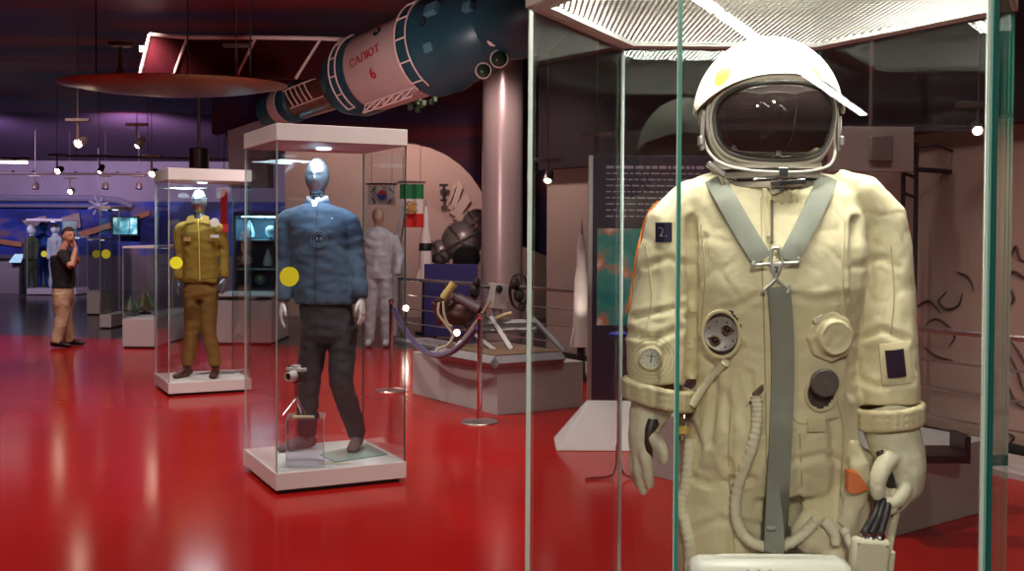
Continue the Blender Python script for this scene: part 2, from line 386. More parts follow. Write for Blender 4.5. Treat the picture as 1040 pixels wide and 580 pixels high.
# curved right hand wall, just behind the railing
rail_px = [(405, 285, 15.9), (430, 287, 15.3), (540, 294, 13.4), (650, 303, 11.6), (780, 317, 9.6), (925, 334, 8.03), (1040, 345, 7.2), (1110, 352, 6.75)]
rail = [at(a, b_, c_) for a, b_, c_ in rail_px]; rail = [V((p.x, p.y, .92)) for p in rail]
RP = bez(rail, 6)
def offs(path, d):
    out = []
    for i, p in enumerate(path):
        t = (path[min(i + 1, len(path) - 1)] - path[max(i - 1, 0)]); t.z = 0; t.normalize(); out.append(p + V((t.y, -t.x, 0)) * -d)
    return out
WP = offs(RP, .55)[11:]
def wallstrip(path, z0, z1, th=.12):
    mb = MB(); back = offs(path, th)
    return mb.rings([[V((p.x, p.y, z0)), V((p.x, p.y, z1)), V((q.x, q.y, z1)), V((q.x, q.y, z0))] for p, q in zip(path, back)])
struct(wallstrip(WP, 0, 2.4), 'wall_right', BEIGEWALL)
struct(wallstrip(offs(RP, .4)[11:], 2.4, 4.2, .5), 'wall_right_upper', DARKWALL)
struct(wallstrip(offs(RP, .50)[11:], 0.0, .10, .05), 'baseboard_right', BLACK)
# low step on which the railing stands
struct(wallstrip(offs(RP, -.08), 0.0, .04, .55), 'trim_4', GREYP)

# ------------------------------------------------------------ railing
rl = thing('railing', 'long curved steel railing with cross tubes in front of the pink and beige wall', 'railing', (RP[len(RP) // 2].x, RP[len(RP) // 2].y, .04))
put(MB().tube(RP, .022, 10), 'handrail', STEEL, rl)
for z in (.70, .50, .30): put(MB().tube([V((p.x, p.y, z)) for p in RP], .009, 6), 'cross_tube', STEEL, rl)
dist = 0; last = None
for i, p in enumerate(RP):
    if last is None or (p - last).length > 1.35:
        last = p
        mb = MB(); mb.tube([(p.x, p.y, .04), (p.x, p.y, .92)], .02, 10); mb.lathe([(.05, 0), (.05, .012)], (p.x, p.y, .04), seg=16)
        put(mb, 'post', STEEL, rl)

# line drawings on the right wall: strokes of black paint
def wallpoint(px, py):
    d = ray(px, py); best = None
    for a, b_ in zip(WP, WP[1:]):
        # intersect in plan
        ex, ey = b_.x - a.x, b_.y - a.y; den = d.x * ey - d.y * ex
        if abs(den) < 1e-9: continue
        t = (a.x * ey - a.y * ex) / den; s_ = (a.x * d.y - a.y * d.x) / den
        if 0 <= s_ <= 1 and t > 0: best = CAM + d * t; nrm = V((ey, -ex, 0)).normalized(); break
    if best is None: return None
    if nrm.dot(d) > 0: nrm = -nrm
    return best + nrm * .006
strokes = [[(1006, 296), (1014, 290), (1026, 294), (1030, 304), (1022, 312), (1010, 308)], [(1010, 322), (1018, 318), (1024, 326), (1016, 332)],
           [(1018, 350), (1026, 362), (1034, 378), (1040, 396), (1050, 402)], [(1010, 352), (1020, 372), (1024, 392), (1034, 410), (1046, 416)],
           [(1004, 362), (1012, 380), (1012, 402), (1022, 420)], [(1024, 342), (1034, 356), (1044, 372), (1056, 380)],
           [(962, 296), (954, 306), (962, 314), (974, 310), (978, 298)], [(940, 330), (950, 324), (962, 330), (970, 342), (964, 352)],
           [(930, 312), (944, 306), (956, 318)], [(972, 276), (984, 282), (990, 296)], [(1016, 280), (1030, 276), (1042, 282), (1052, 276)],
           [(1024, 440), (1030, 444), (1026, 450)], [(1026, 262), (1032, 250), (1036, 262), (1042, 266)], [(938, 352), (952, 362), (968, 366)]]
INK = mat('black_ink', (.05, .03, .03), .7)
for lo_, hi_, lb in ((1000, 1100, 'black brush line drawing on the beige wall at the far right edge'), (900, 1000, 'black brush line drawing on the wall just right of the suit, behind glass')):
    mb = MB()
    for s_ in strokes:
        if not (lo_ <= s_[0][0] < hi_): continue
        P = [wallpoint(*q) for q in s_]; P = [p for p in P if p is not None]
        if len(P) > 2:
            Q = bez(P, 5); nn = len(Q); mb.tube(Q, [.003 + .008 * math.sin(PI * i / (nn - 1)) for i in range(nn)], 6)
    single(mb, 'wall_drawing', INK, lb, 'wall drawing')

# ------------------------------------------------------------ ceiling tracks and lamps
BULB = emis('warm_bulb', (1, .80, .62), 60); BULBB = emis('blue_bulb', (.25, .3, 1), 30); BULBD = emis('dim_bulb', (1, .82, .7), 12)
LAMPM = mat('lamp_housing', (.16, .11, .10), .4, .5)
def spotlamp(px, py, Y, label, up=.32, aim=(-.3, -1, -.5), bulb=BULB, r=.06, cat='spotlight'):
    p = at(px, py, Y); a = V(aim).normalized()
    t = thing('track_spotlight', label, cat, p + V((0, 0, up)), 'ceiling spotlights')
    mb = MB(); mb.box(p + V((0, 0, up - .02)), (.30, .08, .04)); put(mb, 'mount', LAMPM, t, bevel=.006)
    ztop = CZ if Y < 24.4 else CZ - (Y - 24.5) * .173
    if px > 540: ztop = CZ
    put(MB().tube([p + V((0, 0, up)), V((p.x, p.y, ztop))], .006, 6), 'hanging_rod', LAMPM, t)
    put(MB().tube([p + V((0, 0, up - .04)), p + V((0, 0, .03))], .018, 8), 'stem', LAMPM, t)
    put(MB().lathe([(r * .6, -.16), (r, -.12), (r * 1.15, 0), (r * .9, 0), (r * .8, -.03)], p, a, 20), 'lamp_housing', LAMPM, t)
    put(MB().lathe([(r * .82, -.02), (r * .5, .008), (.004, .015)], p, a, 16), 'bulb', bulb, t)
    return t
spotlamp(79, 146, 14, 'lit spotlight hanging from the painted ceiling, nearest to the bronze dish on its lower left')
spotlamp(139, 149, 15, 'spotlight turned sideways under the ceiling, between the lit one and the dark can pendant', aim=(-.6, -.5, -.9), r=.05, bulb=BULBD)
spotlamp(58, 174, 20, 'bright spotlight shining at the camera above the far lilac wall, left of the others there')
spotlamp(154, 177, 18, 'bright spotlight just left of the top of the olive uniform case')
spotlamp(101, 175, 20, 'small spotlight turned down between two bright ones over the far wall', aim=(-.3, -.5, -1), r=.05, bulb=BULBD)
spotlamp(71, 195, 26, 'lit spotlight on the low far track, in front of the lilac wall', up=.35, r=.07)
for px, lb in ((36, 'unlit lamp on the low far track at its left end'), (107, 'unlit lamp on the low far track, middle of three'), (141, 'unlit lamp on the low far track, nearest the olive uniform case')):
    spotlamp(px, 192, 26, lb, up=.33, aim=(0, -.2, -1), bulb=BLACK, r=.07)
spotlamp(240, 85, 12.5, 'bright spotlight beside the right rim of the bronze dish', up=.45)
spotlamp(993, 133, 7.6, 'lit spotlight over the right hand wall, seen through the large case', up=.2, r=.035)
spotlamp(606, 170, 9.5, 'blue glowing spotlight above the information board', up=.3, bulb=BULBB, r=.035)
spotlamp(556, 184, 12.0, 'small warm spotlight over the pink wall left of the information board', up=.25, bulb=BULBD, r=.05, aim=(-.2, -.6, -.7))
def rod(a, b_, r, label, m=LAMPM, name='lighting_track', cat='lighting track', hang=False):
    mb = MB().tube([a, b_], r, 8)
    if hang:
        for k in (.1, .5, .9): q = a.lerp(b_, k); mb.tube([q, (q.x, q.y, CZ)], .006, 6)
    return single(mb, name, m, label, cat)
p = at(36, 183, 26)
zr = at(36, 192, 26).z + .34 + .032
ra, rb_ = at(-30, 182.5, 26), at(160, 186, 26); ra.z = zr; rb_.z = zr; ra.y += .1; rb_.y += .1
rod(ra, rb_, .03, 'long dark lighting track in front of the lilac far wall')
r0_, r1_ = at(60, 158, 20.2), at(240, 162, 20.2)
rod(r0_, r1_, .02, 'dark lighting track over the middle of the hall, above the olive uniform case', hang=True)
t = thing('strip_light', 'white fluorescent strip at the left edge under the purple slope', 'strip light', at(0, 164, 22))
mb = MB(); mb.box(at(-5, 162.5, 22) + V((0, 0, .03)), (1.4, .14, .05)); put(mb, 'housing', LAMPM, t)
put(MB().tube([at(-38, 164.2, 22), at(28, 165, 22)], .022, 8), 'tube', emis('cool_tube', (1, .85, .9), 9), t)
pc = at(202, 163, 17); t = thing('pendant_lamp', 'dark cylindrical can pendant above the olive uniform case', 'pendant lamp', (pc.x, pc.y, CZ))
put(MB().lathe([(.15, -.15), (.155, .18), (.05, .2)], pc, seg=28), 'shade', DARKM, t)
put(MB().tube([pc + V((0, 0, .2)), (pc.x, pc.y, CZ)], .025, 8), 'stem', LAMPM, t)
put(MB().box((pc.x, pc.y, CZ - .03), (.3, .1, .05)), 'mount', LAMPM, t)

# ------------------------------------------------------------ bronze dish and its aerial
pd = at(176, 89, 11.4)
t = thing('antenna_dish', 'large shallow bronze dish hanging flat under the painted ceiling', 'antenna dish', pd)
BRONZE = mat('bronze', (.30, .15, .085), .35, .7, var=(3, .3))
dish = MB().lathe([(.02, -.09), (.4, -.075), (.82, -.035), (1.15, .02), (1.18, .035), (1.14, .045), (.73, .0), (.02, -.04)], pd, seg=64); dish.v = [V((p.x, pd.y + (p.y - pd.y) * .66, p.z)) for p in dish.v]
put(dish, 'bowl', BRONZE, t)
pa = at(123, 78, 11.3)
mb = MB(); mb.tube([pa + V((0, 0, -.02)), pa + V((0, 0, .32))], [.035, .022], 10); mb.ball(pa + V((0, 0, .02)), .06, 14)
mb.lathe([(.02, .30), (.10, .31), (.12, .34), (.06, .36)], pa, seg=20); mb.tube([pa + V((-.13, 0, .34)), pa + V((.13, 0, .34))], .018, 8)
put(mb, 'feed_horn', mat('copper_feed', (.36, .20, .14), .4, .5), t)
for dx, dy in ((-.8, 0), (.8, 0), (0, .5)): put(MB().tube([pd + V((dx, dy, .0)), (pd.x + dx, pd.y + dy, CZ)], .008, 6), 'suspension_wire', DARKM, t)

# ------------------------------------------------------------ hanging spacecraft
TEAL = mat('teal_spacecraft_skin', (.02, .085, .115), .38, .1, var=(2, .2))
SCW = mat('white_spacecraft_skin', (.55, .42, .40), .5, var=(3, .12))
SCO = mat('copper_foil', (.36, .15, .09), .28, .75, var=(6, .35))
LINE = mat('pale_handrail', (.80, .66, .62), .4)
REDP = mat('red_paint', (.45, .015, .02), .5)
a0 = at(281, 111, 14.35); a1 = at(500, 27, 11.6)
ax = (a1 - a0).normalized(); LEN = (a1 - a0).length
sp = thing('space_station_model', 'teal, white and copper spacecraft hanging from the ceiling behind the blue jacket case', 'spacecraft model', a0)
def axp(px):      # parameter along the axis whose image x is px
    lo, hi = -1.0, LEN + 2
    for _ in range(40):
        m_ = (lo + hi) / 2; q = a0 + ax * m_ - CAM
        x = 520 + F * q.dot(RR) / q.dot(fw)
        if x < px: lo = m_
        else: hi = m_
    return lo
h = {k: axp(k) for k in (272, 285, 292, 300, 306, 345, 352, 362, 380, 398, 418, 436, 450, 462, 478, 500, 520, 545, 570)}
def sec(name, prof, m, **k): return put(MB().lathe(prof, a0, ax, 56, caps=True), name, m, sp, **k)
sec('engine_ring', [(.10, h[272] + .0), (.20, h[272] + .02), (.235, h[285] - .05), (.235, h[285] + .03), (.15, h[285] + .05)], TEAL)
sec('engine_band', [(.236, h[285] + .03), (.24, h[285] + .04), (.245, h[292] + .05), (.22, h[292] + .06)], SCW)
sec('engine_collar', [(.24, h[292] + .06), (.25, h[292] + .08), (.25, h[300] + .06), (.22, h[300] + .08)], TEAL)
sec('service_section', [(.20, h[300] + .05), (.24, h[306]), (.27, h[345]), (.29, h[352])], SCO)
sec('rear_flare', [(.28, h[345] + .02), (.40, h[352]), (.47, h[362] + .05), (.47, h[380])], TEAL)
sec('main_section', [(.46, h[380]), (.465, h[380] + .02), (.48, h[436])], SCW)
sec('front_flare', [(.47, h[436]), (.53, h[436] + .02), (.54, h[450] + .05), (.50, h[450] + .12), (.485, h[478]), (.42, h[500]), (.36, h[500] + .1)], TEAL)
sec('docking_module', [(.34, h[500]), (.40, h[500] + .15), (.44, h[520] + .1), (.42, h[545]), (.30, h[570]), (.12, h[570] + .2)], TEAL)
u_ = ax.orthogonal().normalized(); upv = V((0, 0, 1)); e1 = (upv - ax * upv.dot(ax)).normalized(); e2 = ax.cross(e1)   # e1 up, e2 sideways
if e2.y > 0: e2 = -e2       # toward the viewer
def onhull(r, hh, ang):     # ang 0 = up, 90 = toward the viewer
    a = math.radians(ang); return a0 + ax * hh + (e1 * math.cos(a) + e2 * math.sin(a)) * r
for (h0, h1, r, a_, b_) in ((h[362] + .10, h[362] + .22, .475, 20, 150), (h[436] + .06, h[436] + .24, .545, 10, 150)):
    mb = MB()
    for hh in (h0, h1): mb.tube([onhull(r + .012, hh, a) for a in range(a_, b_ + 1, 5)], .010, 6)
    for a in range(a_, b_ + 1, 26): mb.tube([onhull(r + .012, h0, a), onhull(r + .012, h1, a)], .010, 6)
    put(mb, 'handrail_band', LINE, sp)
mb = MB()
for i in range(5):
    q0 = onhull(.29, h[306] + .12 + i * .10, 95); q1 = onhull(.29, h[306] + .17 + i * .10, 120); q2 = onhull(.29, h[306] + .06 + i * .10, 75)
    mb.tube([q2, q0, q1], .009, 6)
mb.tube([onhull(.30, h[306] + .02, 75), onhull(.30, h[345] - .10, 75)], .009, 6); mb.tube([onhull(.30, h[306] + .10, 122), onhull(.30, h[345] - .02, 122)], .009, 6)
put(mb, 'zigzag_rail', LINE, sp)
mb = MB()
for i in range(6):
    b0 = onhull(.50, h[380] + .10 + i * .17, 150); b1 = onhull(.66, h[380] + .16 + i * .17, 148)
    mb.tube([b0, b1], .010, 6)
    if i < 5: mb.tube([b1, onhull(.50, h[380] + .27 + i * .17, 150)], .009, 6); mb.tube([b1, onhull(.66, h[380] + .33 + i * .17, 148)], .010, 6); mb.tube([b0, onhull(.50, h[380] + .27 + i * .17, 150)], .01, 6)
put(mb, 'lower_truss', LINE, sp)
# lettering bent round the hull
def hulltext(s_, size, hc, angc, r, name='lettering'):
    vs, fs = textmesh(s_, size); mb = MB(); out = []
    ca, sa = math.cos(math.radians(8)), math.sin(math.radians(8))
    for v in vs:
        x, y = v.x * ca - v.y * sa, v.x * sa + v.y * ca
        out.append(onhull(r, hc + x * 1.15, angc - math.degrees(y / r)))
    mb.add(out, fs); return put(mb, name, REDP, sp, flip=False, label='red painted lettering')
hulltext('\u0421\u0410\u041b\u042e\u0422', .125, h[398] + .10, 88, .486)
hulltext('6', .16, h[398] + .17, 114, .487)
# boxes, portholes, tanks and lamps at the nose
for (px, hh, r, ang, sz) in ((0, h[450] + .35, .48, 62, .17), (0, h[478] + .05, .46, 30, .13), (0, h[450] + .3, .48, 108, .13), (0, h[500] + .1, .42, 75, .12)):
    q = onhull(r + .03, hh, ang); nrm = (q - (a0 + ax * hh)).normalized(); rot = Matrix((ax, nrm.cross(ax), nrm)).transposed()
    put(MB().box(q, (sz, sz * .8, .07), rot=rot), 'equipment_box', mat('blue_grey_box', (.07, .20, .26), .5), sp, bevel=.008)
for (hh, ang, r) in ((h[450] + .22, 74, .485), (h[398] + .25, 55, .47), ):
    q = onhull(r - .01, hh, ang); nrm = (q - (a0 + ax * hh)).normalized()
    put(MB().lathe([(.055, 0), (.055, .025), (.04, .03), (.035, .012)], q, nrm, 20), 'porthole', BLACK, sp)
for (px, py, r, m) in ((459, 56, .095, DARKM), (507, 60, .085, DARKM), (491, 72, .075, DARKM)):
    q = at(px, py, 11.25 if px > 470 else 11.75)
    mb = MB(); mb.ball(q, r, 24); put(mb, 'round_tank', mat('glossy_green_tank', (.03, .07, .05), .12, .3), sp)
    mb = MB(); mb.tube([q + V((math.cos(t_) * r * 1.04, -.02, math.sin(t_) * r * 1.04)) for t_ in [2 * PI * k / 24 for k in range(24)]], .008, 6, cyc=True); put(mb, 'tank_ring', LINE, sp)
q = at(502, 40, 11.2); put(MB().lathe([(.03, -.1), (.065, -.03), (.07, .03), (.02, .045)], q, (-.3, -1, -.2), 20), 'signal_lamp', mat('lamp_white', (.8, .66, .6), .3), sp)
put(MB().tube(bez([at(480, 0, 11.6), at(479, 14, 11.5), at(477, 26, 11.5)], 4), .02, 8), 'docking_arm', LINE, sp)
for (dx, ang) in ((h[418], 160), (h[450], 165)): put(MB().tube([onhull(.5, dx, 0), V((onhull(.5, dx, 0).x, onhull(.5, dx, 0).y, CZ))], .01, 6), 'suspension_wire', DARKM, sp)
mb = MB()
for i in range(14):
    q = at(410 + random.uniform(0, 32), 104 + random.uniform(-5, 10) + 0, 13.0); mb.box(q, (.05, .04, .06), random.random())
    mb.tube([q, q + V((random.uniform(-.12, .12), 0, random.uniform(.02, .16)))], .007, 5)
put(mb, 'sensor_cluster', mat('sensor_green', (.06, .10, .05), .5), sp)
# solar wing
SOL = mat('dark_red_solar_cells', (.055, .008, .012), .18, .1, var=(2, .5))
YW = 13.2
top = [(152, 35), (190, 38), (260, 38), (326, 39), (388, 42)]; bot = [(142, 77), (176, 78), (239, 80), (300, 80), (362, 78)]
for i in range(4):
    A, B_, C_, D_ = at(*top[i], YW), at(*top[i + 1], YW), at(*bot[i + 1], YW), at(*bot[i], YW)
    put(MB().slab([A, B_, C_, D_], (0, .03, 0)), 'solar_panel', SOL, sp)
    put(MB().tube([A, D_], .018 if i else .024, 6), 'panel_rib', LINE, sp)
put(MB().tube([at(*p_, YW) for p_ in top], .026, 8), 'wing_spar', mat('white_spar', (.8, .66, .62), .4), sp)
put(MB().box(at(145, 50, YW), (.06, .06, .07)), 'wing_tip_lamp', LINE, sp)
# small ghostly blister on the ceiling above the wing
q = at(338, 8, 15); mb = MB(); mb.lathe([(.05, .3), (.09, .22), (.06, .16), (.16, .1), (.22, -.1), (.18, -.42), (.1, -.5)], q, seg=24)
mb.tube([q + V((0, 0, .28)), (q.x, q.y, CZ)], .012, 6)
single(mb, 'satellite_model', mat('dull_brown_metal', (.12, .07, .07), .5, .4), 'small dull satellite hanging under the ceiling left of the spacecraft nose', 'satellite model')

# ------------------------------------------------------------ glass cases
def pane(mb, a, b_, z0, z1, th=.010):
    """upright sheet of glass: big faces mat 0, edge faces mat 1"""
    a = V((a[0], a[1], 0)); b_ = V((b_[0], b_[1], 0)); t = (b_ - a).normalized(); nn = V((t.y, -t.x, 0)) * th / 2
    P = [a - nn, b_ - nn, b_ + nn, a + nn]
    vs = [V((p.x, p.y, z0)) for p in P] + [V((p.x, p.y, z1)) for p in P]
    mb.add(vs, [(0, 1, 5, 4), (2, 3, 7, 6)], 0); mb.add(vs, [(0, 3, 2, 1), (4, 5, 6, 7), (1, 2, 6, 5), (3, 0, 4, 7)], 1)
def case(name, label, poly, base_h, top_z, lid_h=.15, group=None, inset=.012, gap=.0, th=.010, sticker=None, lamp=None, base_m=WHITE, cat='display case'):
    cx = sum(p[0] for p in poly) / len(poly); cy = sum(p[1] for p in poly) / len(poly)
    t = thing(name, label, cat, (cx, cy, 0), group)
    def sh(p, d): v = V((cx - p[0], cy - p[1])); v.normalize(); return (p[0] + v.x * d, p[1] + v.y * d)
    put(MB().prism([sh(p, .05) for p in poly], 0, .03), 'plinth', BLACK, t)
    put(MB().prism(poly, .025, base_h), 'base', base_m, t, bevel=.003)
    n = len(poly); ins = [sh(p, inset) for p in poly]
    for i in range(n):
        a, b_ = V(ins[i]), V(ins[(i + 1) % n]); d = (b_ - a).normalized() * .006
        mb = MB(); pane(mb, a + d * (i % 2), b_ - d * (i % 2), base_h - .004, top_z - lid_h + .004, th)
        put(mb, 'glass_pane', [G, EDGE_L if i in (3,) else EDGE_D], t, flip=False)
    if lid_h > 0:
        put(MB().prism(poly, top_z - lid_h, top_z), 'lid', base_m, t, bevel=.004)
        mb = MB(); mb.lathe([(.05, 0), (.05, -.012), (.035, -.016)], (cx, cy, top_z - lid_h), seg=20)
        put(mb, 'lid_lamp', emis('case_lamp', (.85, .92, 1), 2), t)
    if sticker:
        q, nrm, r = sticker; put(MB().lathe([(.001, 0), (r, 0), (r, .001), (.001, .001)], q, nrm, 32), 'round_sticker', YEL, t)
    return t
def quadcase(p0, pl, pr):    # front, left and right corners on the floor -> rectangle
    a, b_, c_ = atz(*p0), atz(*pl), atz(*pr)
    u = (b_ - a); v = (c_ - a); return [(a.x, a.y), (c_.x, c_.y), (c_.x + u.x, c_.y + u.y), (b_.x, b_.y)]
def square(p0, pl, side=.84):  # exact right angles
    a, b_ = atz(*p0), atz(*pl); u = (b_ - a); u.z = 0; u.normalize(); v = V((-u.y, u.x, 0))
    if v.x < 0: v = -v
    P = [a, a + v * side, a + v * side + u * side, a + u * side]; return [(p.x, p.y) for p in P]
# case 2 : blue jacket
q2 = square((280, 503), (248, 476), .845)
def on_pane(poly, i, px, py, off=.02):
    a, b_ = V((*poly[i], 0)), V((*poly[(i + 1) % 4], 0)); t = b_ - a; nn = V((t.y, -t.x, 0)).normalized()
    d = ray(px, py); k = (a - CAM).dot(nn) / d.dot(nn); p = CAM + d * k
    if nn.dot(d) > 0: nn = -nn
    return p + nn * off, nn
s2, n2 = on_pane(q2, 0, 294, 281, -.003)
case2 = case('display_case', 'tall glass case with white base and lid holding the blue jacket outfit', q2, .13, 2.25, .105, 'tall white display cases', sticker=(s2, n2, .060))
c2 = V((sum(p[0] for p in q2) / 4, sum(p[1] for p in q2) / 4, 0))
q3 = square((171, 403), (158, 393), .80)
s3, n3 = on_pane(q3, 0, 179, 267, -.003)
case3 = case('display_case', 'tall glass case with white base and lid holding the olive uniform', q3, .13, 2.20, .115, 'tall white display cases', sticker=(s3, n3, .060))
c3 = V((sum(p[0] for p in q3) / 4, sum(p[1] for p in q3) / 4, 0))
light('AREA', (c2.x, c2.y - .05, 2.10), 7, COOL, .35, (c2.x, c2.y, 0))
light('AREA', (c3.x, c3.y - .05, 2.05), 11, (.9, .95, 1), .35, (c3.x, c3.y, 0))

# ------------------------------------------------------------ the main case (hexagon)
Ym = 2.45; zt = 2.10
hexa = [at(688, 300, 1.95), at(1002, 300, 1.95), at(1024, 300, Ym), at(833, 51, 2.97), at(633, 51, 2.97), at(537, 300, Ym)]
hexa = [(p.x, p.y) for p in hexa]
hc = V((sum(p[0] for p in hexa) / 6, sum(p[1] for p in hexa) / 6, 0))
def shx(p, d): v = V((p[0] - hc.x, p[1] - hc.y)).normalized(); return (p[0] + v.x * d, p[1] + v.y * d)
mc = thing('hexagonal_display_case', 'large six-sided glass case with white lid and mesh ceiling holding the cream pressure suit', 'display case', (hc.x, hc.y, 0))
put(MB().prism([shx(p, -.05) for p in hexa], 0, .03), 'plinth', BLACK, mc)
put(MB().prism([shx(p, .012) for p in hexa], .025, .14), 'base', WHITE, mc, bevel=.003)
for i in range(6):
    a, b_ = V(hexa[i]), V(hexa[(i + 1) % 6])
    mb = MB(); pane(mb, a, b_, .137, zt, .010)
    d = (b_ - a).normalized() * .004
    put(mb, 'glass_pane', [G, EDGE_L if i in (4, 5) else EDGE], mc, flip=False)
def edge_strip(i, w_, m, name, z1=zt):
    p = V(hexa[i]); q = V(shx(hexa[i], -.002))
    put(MB().box((q.x, q.y, (z1 + .14) / 2), (w_, .006, z1 - .142)), name, m, mc)
edge_strip(0, .0075, EDGE, 'glass_joint'); edge_strip(1, .009, EDGE_L, 'glass_joint')
put(MB().box((hexa[1][0] + .009, hexa[1][1] - .003, (zt + .14) / 2), (.008, .006, zt - .142)), 'glass_joint_shade', mat('deep_teal_edge', (.01, .10, .09), .3), mc)
edge_strip(5, .008, EDGE_L, 'glass_joint'); edge_strip(4, .004, EDGE_L, 'glass_joint')
# lid: hollow hexagonal box
outer = [shx(p, .012) for p in hexa]; inner = [shx(p, -.018) for p in hexa]; lip = [shx(p, -.045) for p in hexa]
def hexring(o_, i_, z0, z1):
    mb = MB(); n_ = 6
    rs = [[V((*p, z0)) for p in o_], [V((*p, z1)) for p in o_], [V((*p, z1)) for p in i_], [V((*p, z0)) for p in i_]]
    for k in range(4):
        A, B_ = rs[k], rs[(k + 1) % 4]
        for j in range(6):
            q = (j + 1) % 6; mb.add([A[j], A[q], B_[q], B_[j]], [(0, 1, 2, 3)])
    return mb
put(hexring(outer, inner, zt - .001, zt + .16), 'lid_side', WHITE, mc, bevel=.002)
put(hexring(inner, lip, zt - .001, zt + .02), 'lid_lip', WHITEC, mc)
put(MB().prism(outer, zt + .161, zt + .17), 'lid_top', WHITE, mc)
put(MB().prism(lip, zt + .010, zt + .012), 'mesh_ceiling', PERF, mc)
TUBE = emis('lamp_tube', (1, .97, .9), 5)
for (x0, y0, x1, y1) in ((.22, 2.50, .40, 2.16), (.78, 2.12, .95, 2.46)):
    put(MB().tube([V((x0, y0, 2.20)), V((x1, y1, 2.20))], .012, 10), 'lamp_tube', TUBE, mc)
light('AREA', (.57, 2.40, 2.20), 62, (1, .96, .84), .62, (.57, 2.40, 0), size_y=.52)

# ------------------------------------------------------------ hands, heads, bodies
def hand_loft(mb, wrist, down, fwd, s=1.0, curl=.25, side=1, thumb_out=.5, spread=.04, glove=1.0):
    """palm and five fingers. down: direction of the fingers, fwd: side on which the thumb sits, inn = palm direction"""
    dn = V(down).normalized(); fd = V(fwd); fd = (fd - dn * fd.dot(dn)).normalized(); inn = dn.cross(fd) * side
    w_ = V(wrist)
    def P(a, b_, c_=0): return w_ + dn * (a * s) + fd * (b_ * s) + inn * (c_ * s)
    g = glove
    mb.tube([P(-.03, 0), P(0, 0), P(.03, .003), P(.06, .004), P(.092, .003), P(.10, .002)],
            [(.026 * s * g, .020 * s * g), (.027 * s * g, .018 * s * g), (.036 * s * g, .018 * s * g), (.041 * s * g, .017 * s * g), (.040 * s * g, .014 * s * g), (.034 * s * g, .010 * s * g)], 14, side=fd)
    L = [.072, .080, .075, .058]; B = [.029, .010, -.010, -.028]
    for k in range(4):
        c_ = curl * (1 + .12 * k); pts = [P(.080, B[k])]; ang = 0; pos = V((.088, B[k], 0)); pts = [P(.07, B[k] * .9), P(*pos)]
        for j, fr in enumerate((.44, .32, .24)):
            ang += c_ * (1.0 if j else .7); pos = pos + V((math.cos(ang) * L[k] * fr, spread * (1.5 - k) * L[k] * fr, math.sin(ang) * L[k] * fr)); pts.append(P(*pos))
        mb.tube(pts, [.0085 * s * g, .0092 * s * g, .0090 * s * g, .0084 * s * g, .0070 * s * g], 10)
    mb.tube([P(.015, .020, .004), P(.040, .044, .012), P(.066, .044 + .022 * thumb_out, .018), P(.092, .040 + .026 * thumb_out, .022)],
            [.013 * s * g, .0125 * s * g, .0105 * s * g, .0075 * s * g], 10)

def head_loft(mb, c, s=1.0, yaw=0.0, mannequin=False, pitch=0.0):
    """head centred on c, facing -Y turned by yaw; returns nothing"""
    rot = Matrix.Rotation(yaw, 3, 'Z') @ Matrix.Rotation(pitch, 3, 'X'); n, m = 40, 30; vs = []; fs = []; c = V(c)
    def g(x, z, x0, z0, sx_, sz): return math.exp(-((x - x0) / sx_) ** 2 - ((z - z0) / sz) ** 2)
    for i in range(m + 1):
        t = PI * i / m
        for j in range(n):
            a = 2 * PI * j / n
            d = V((math.sin(t) * math.sin(a), -math.sin(t) * math.cos(a), math.cos(t)))
            x, y, z = d.x * .074, d.y * .096, d.z * .118
            lo = max(0, -d.z)
            x *= 1 - .30 * lo ** 1.5
            if d.y < 0: y *= (1 - .05 * lo)
            else: y = y * (1 - .45 * lo) + .012 * (1 - lo)
            if d.y < -.2:
                k = .55 if mannequin else 1.0
                y -= k * (.022 * g(x, z, 0, -.022, .012, .020) + .012 * g(x, z, 0, .004, .008, .02) + .009 * g(x, z, 0, .030, .045, .012)
                          + .008 * g(x, z, 0, -.060, .020, .008) + .010 * g(x, z, 0, -.092, .022, .018))
                y += k * .012 * (g(x, z, .028, .008, .014, .011) + g(x, z, -.028, .008, .014, .011)) + k * .004 * g(x, z, 0, -.050, .03, .004)
            vs.append(c + rot @ V((x, y, z)) * s)
    for i in range(m):
        for j in range(n):
            k = (j + 1) % n; fs.append((i * n + j, (i + 1) * n + j, (i + 1) * n + k, i * n + k))
    mb.add(vs, fs)
    if not mannequin:
        for sd in (-1, 1): mb.ball(c + rot @ V((sd * .076, .012, -.008)) * s, (.010 * s, .020 * s, .032 * s), 12, rot)

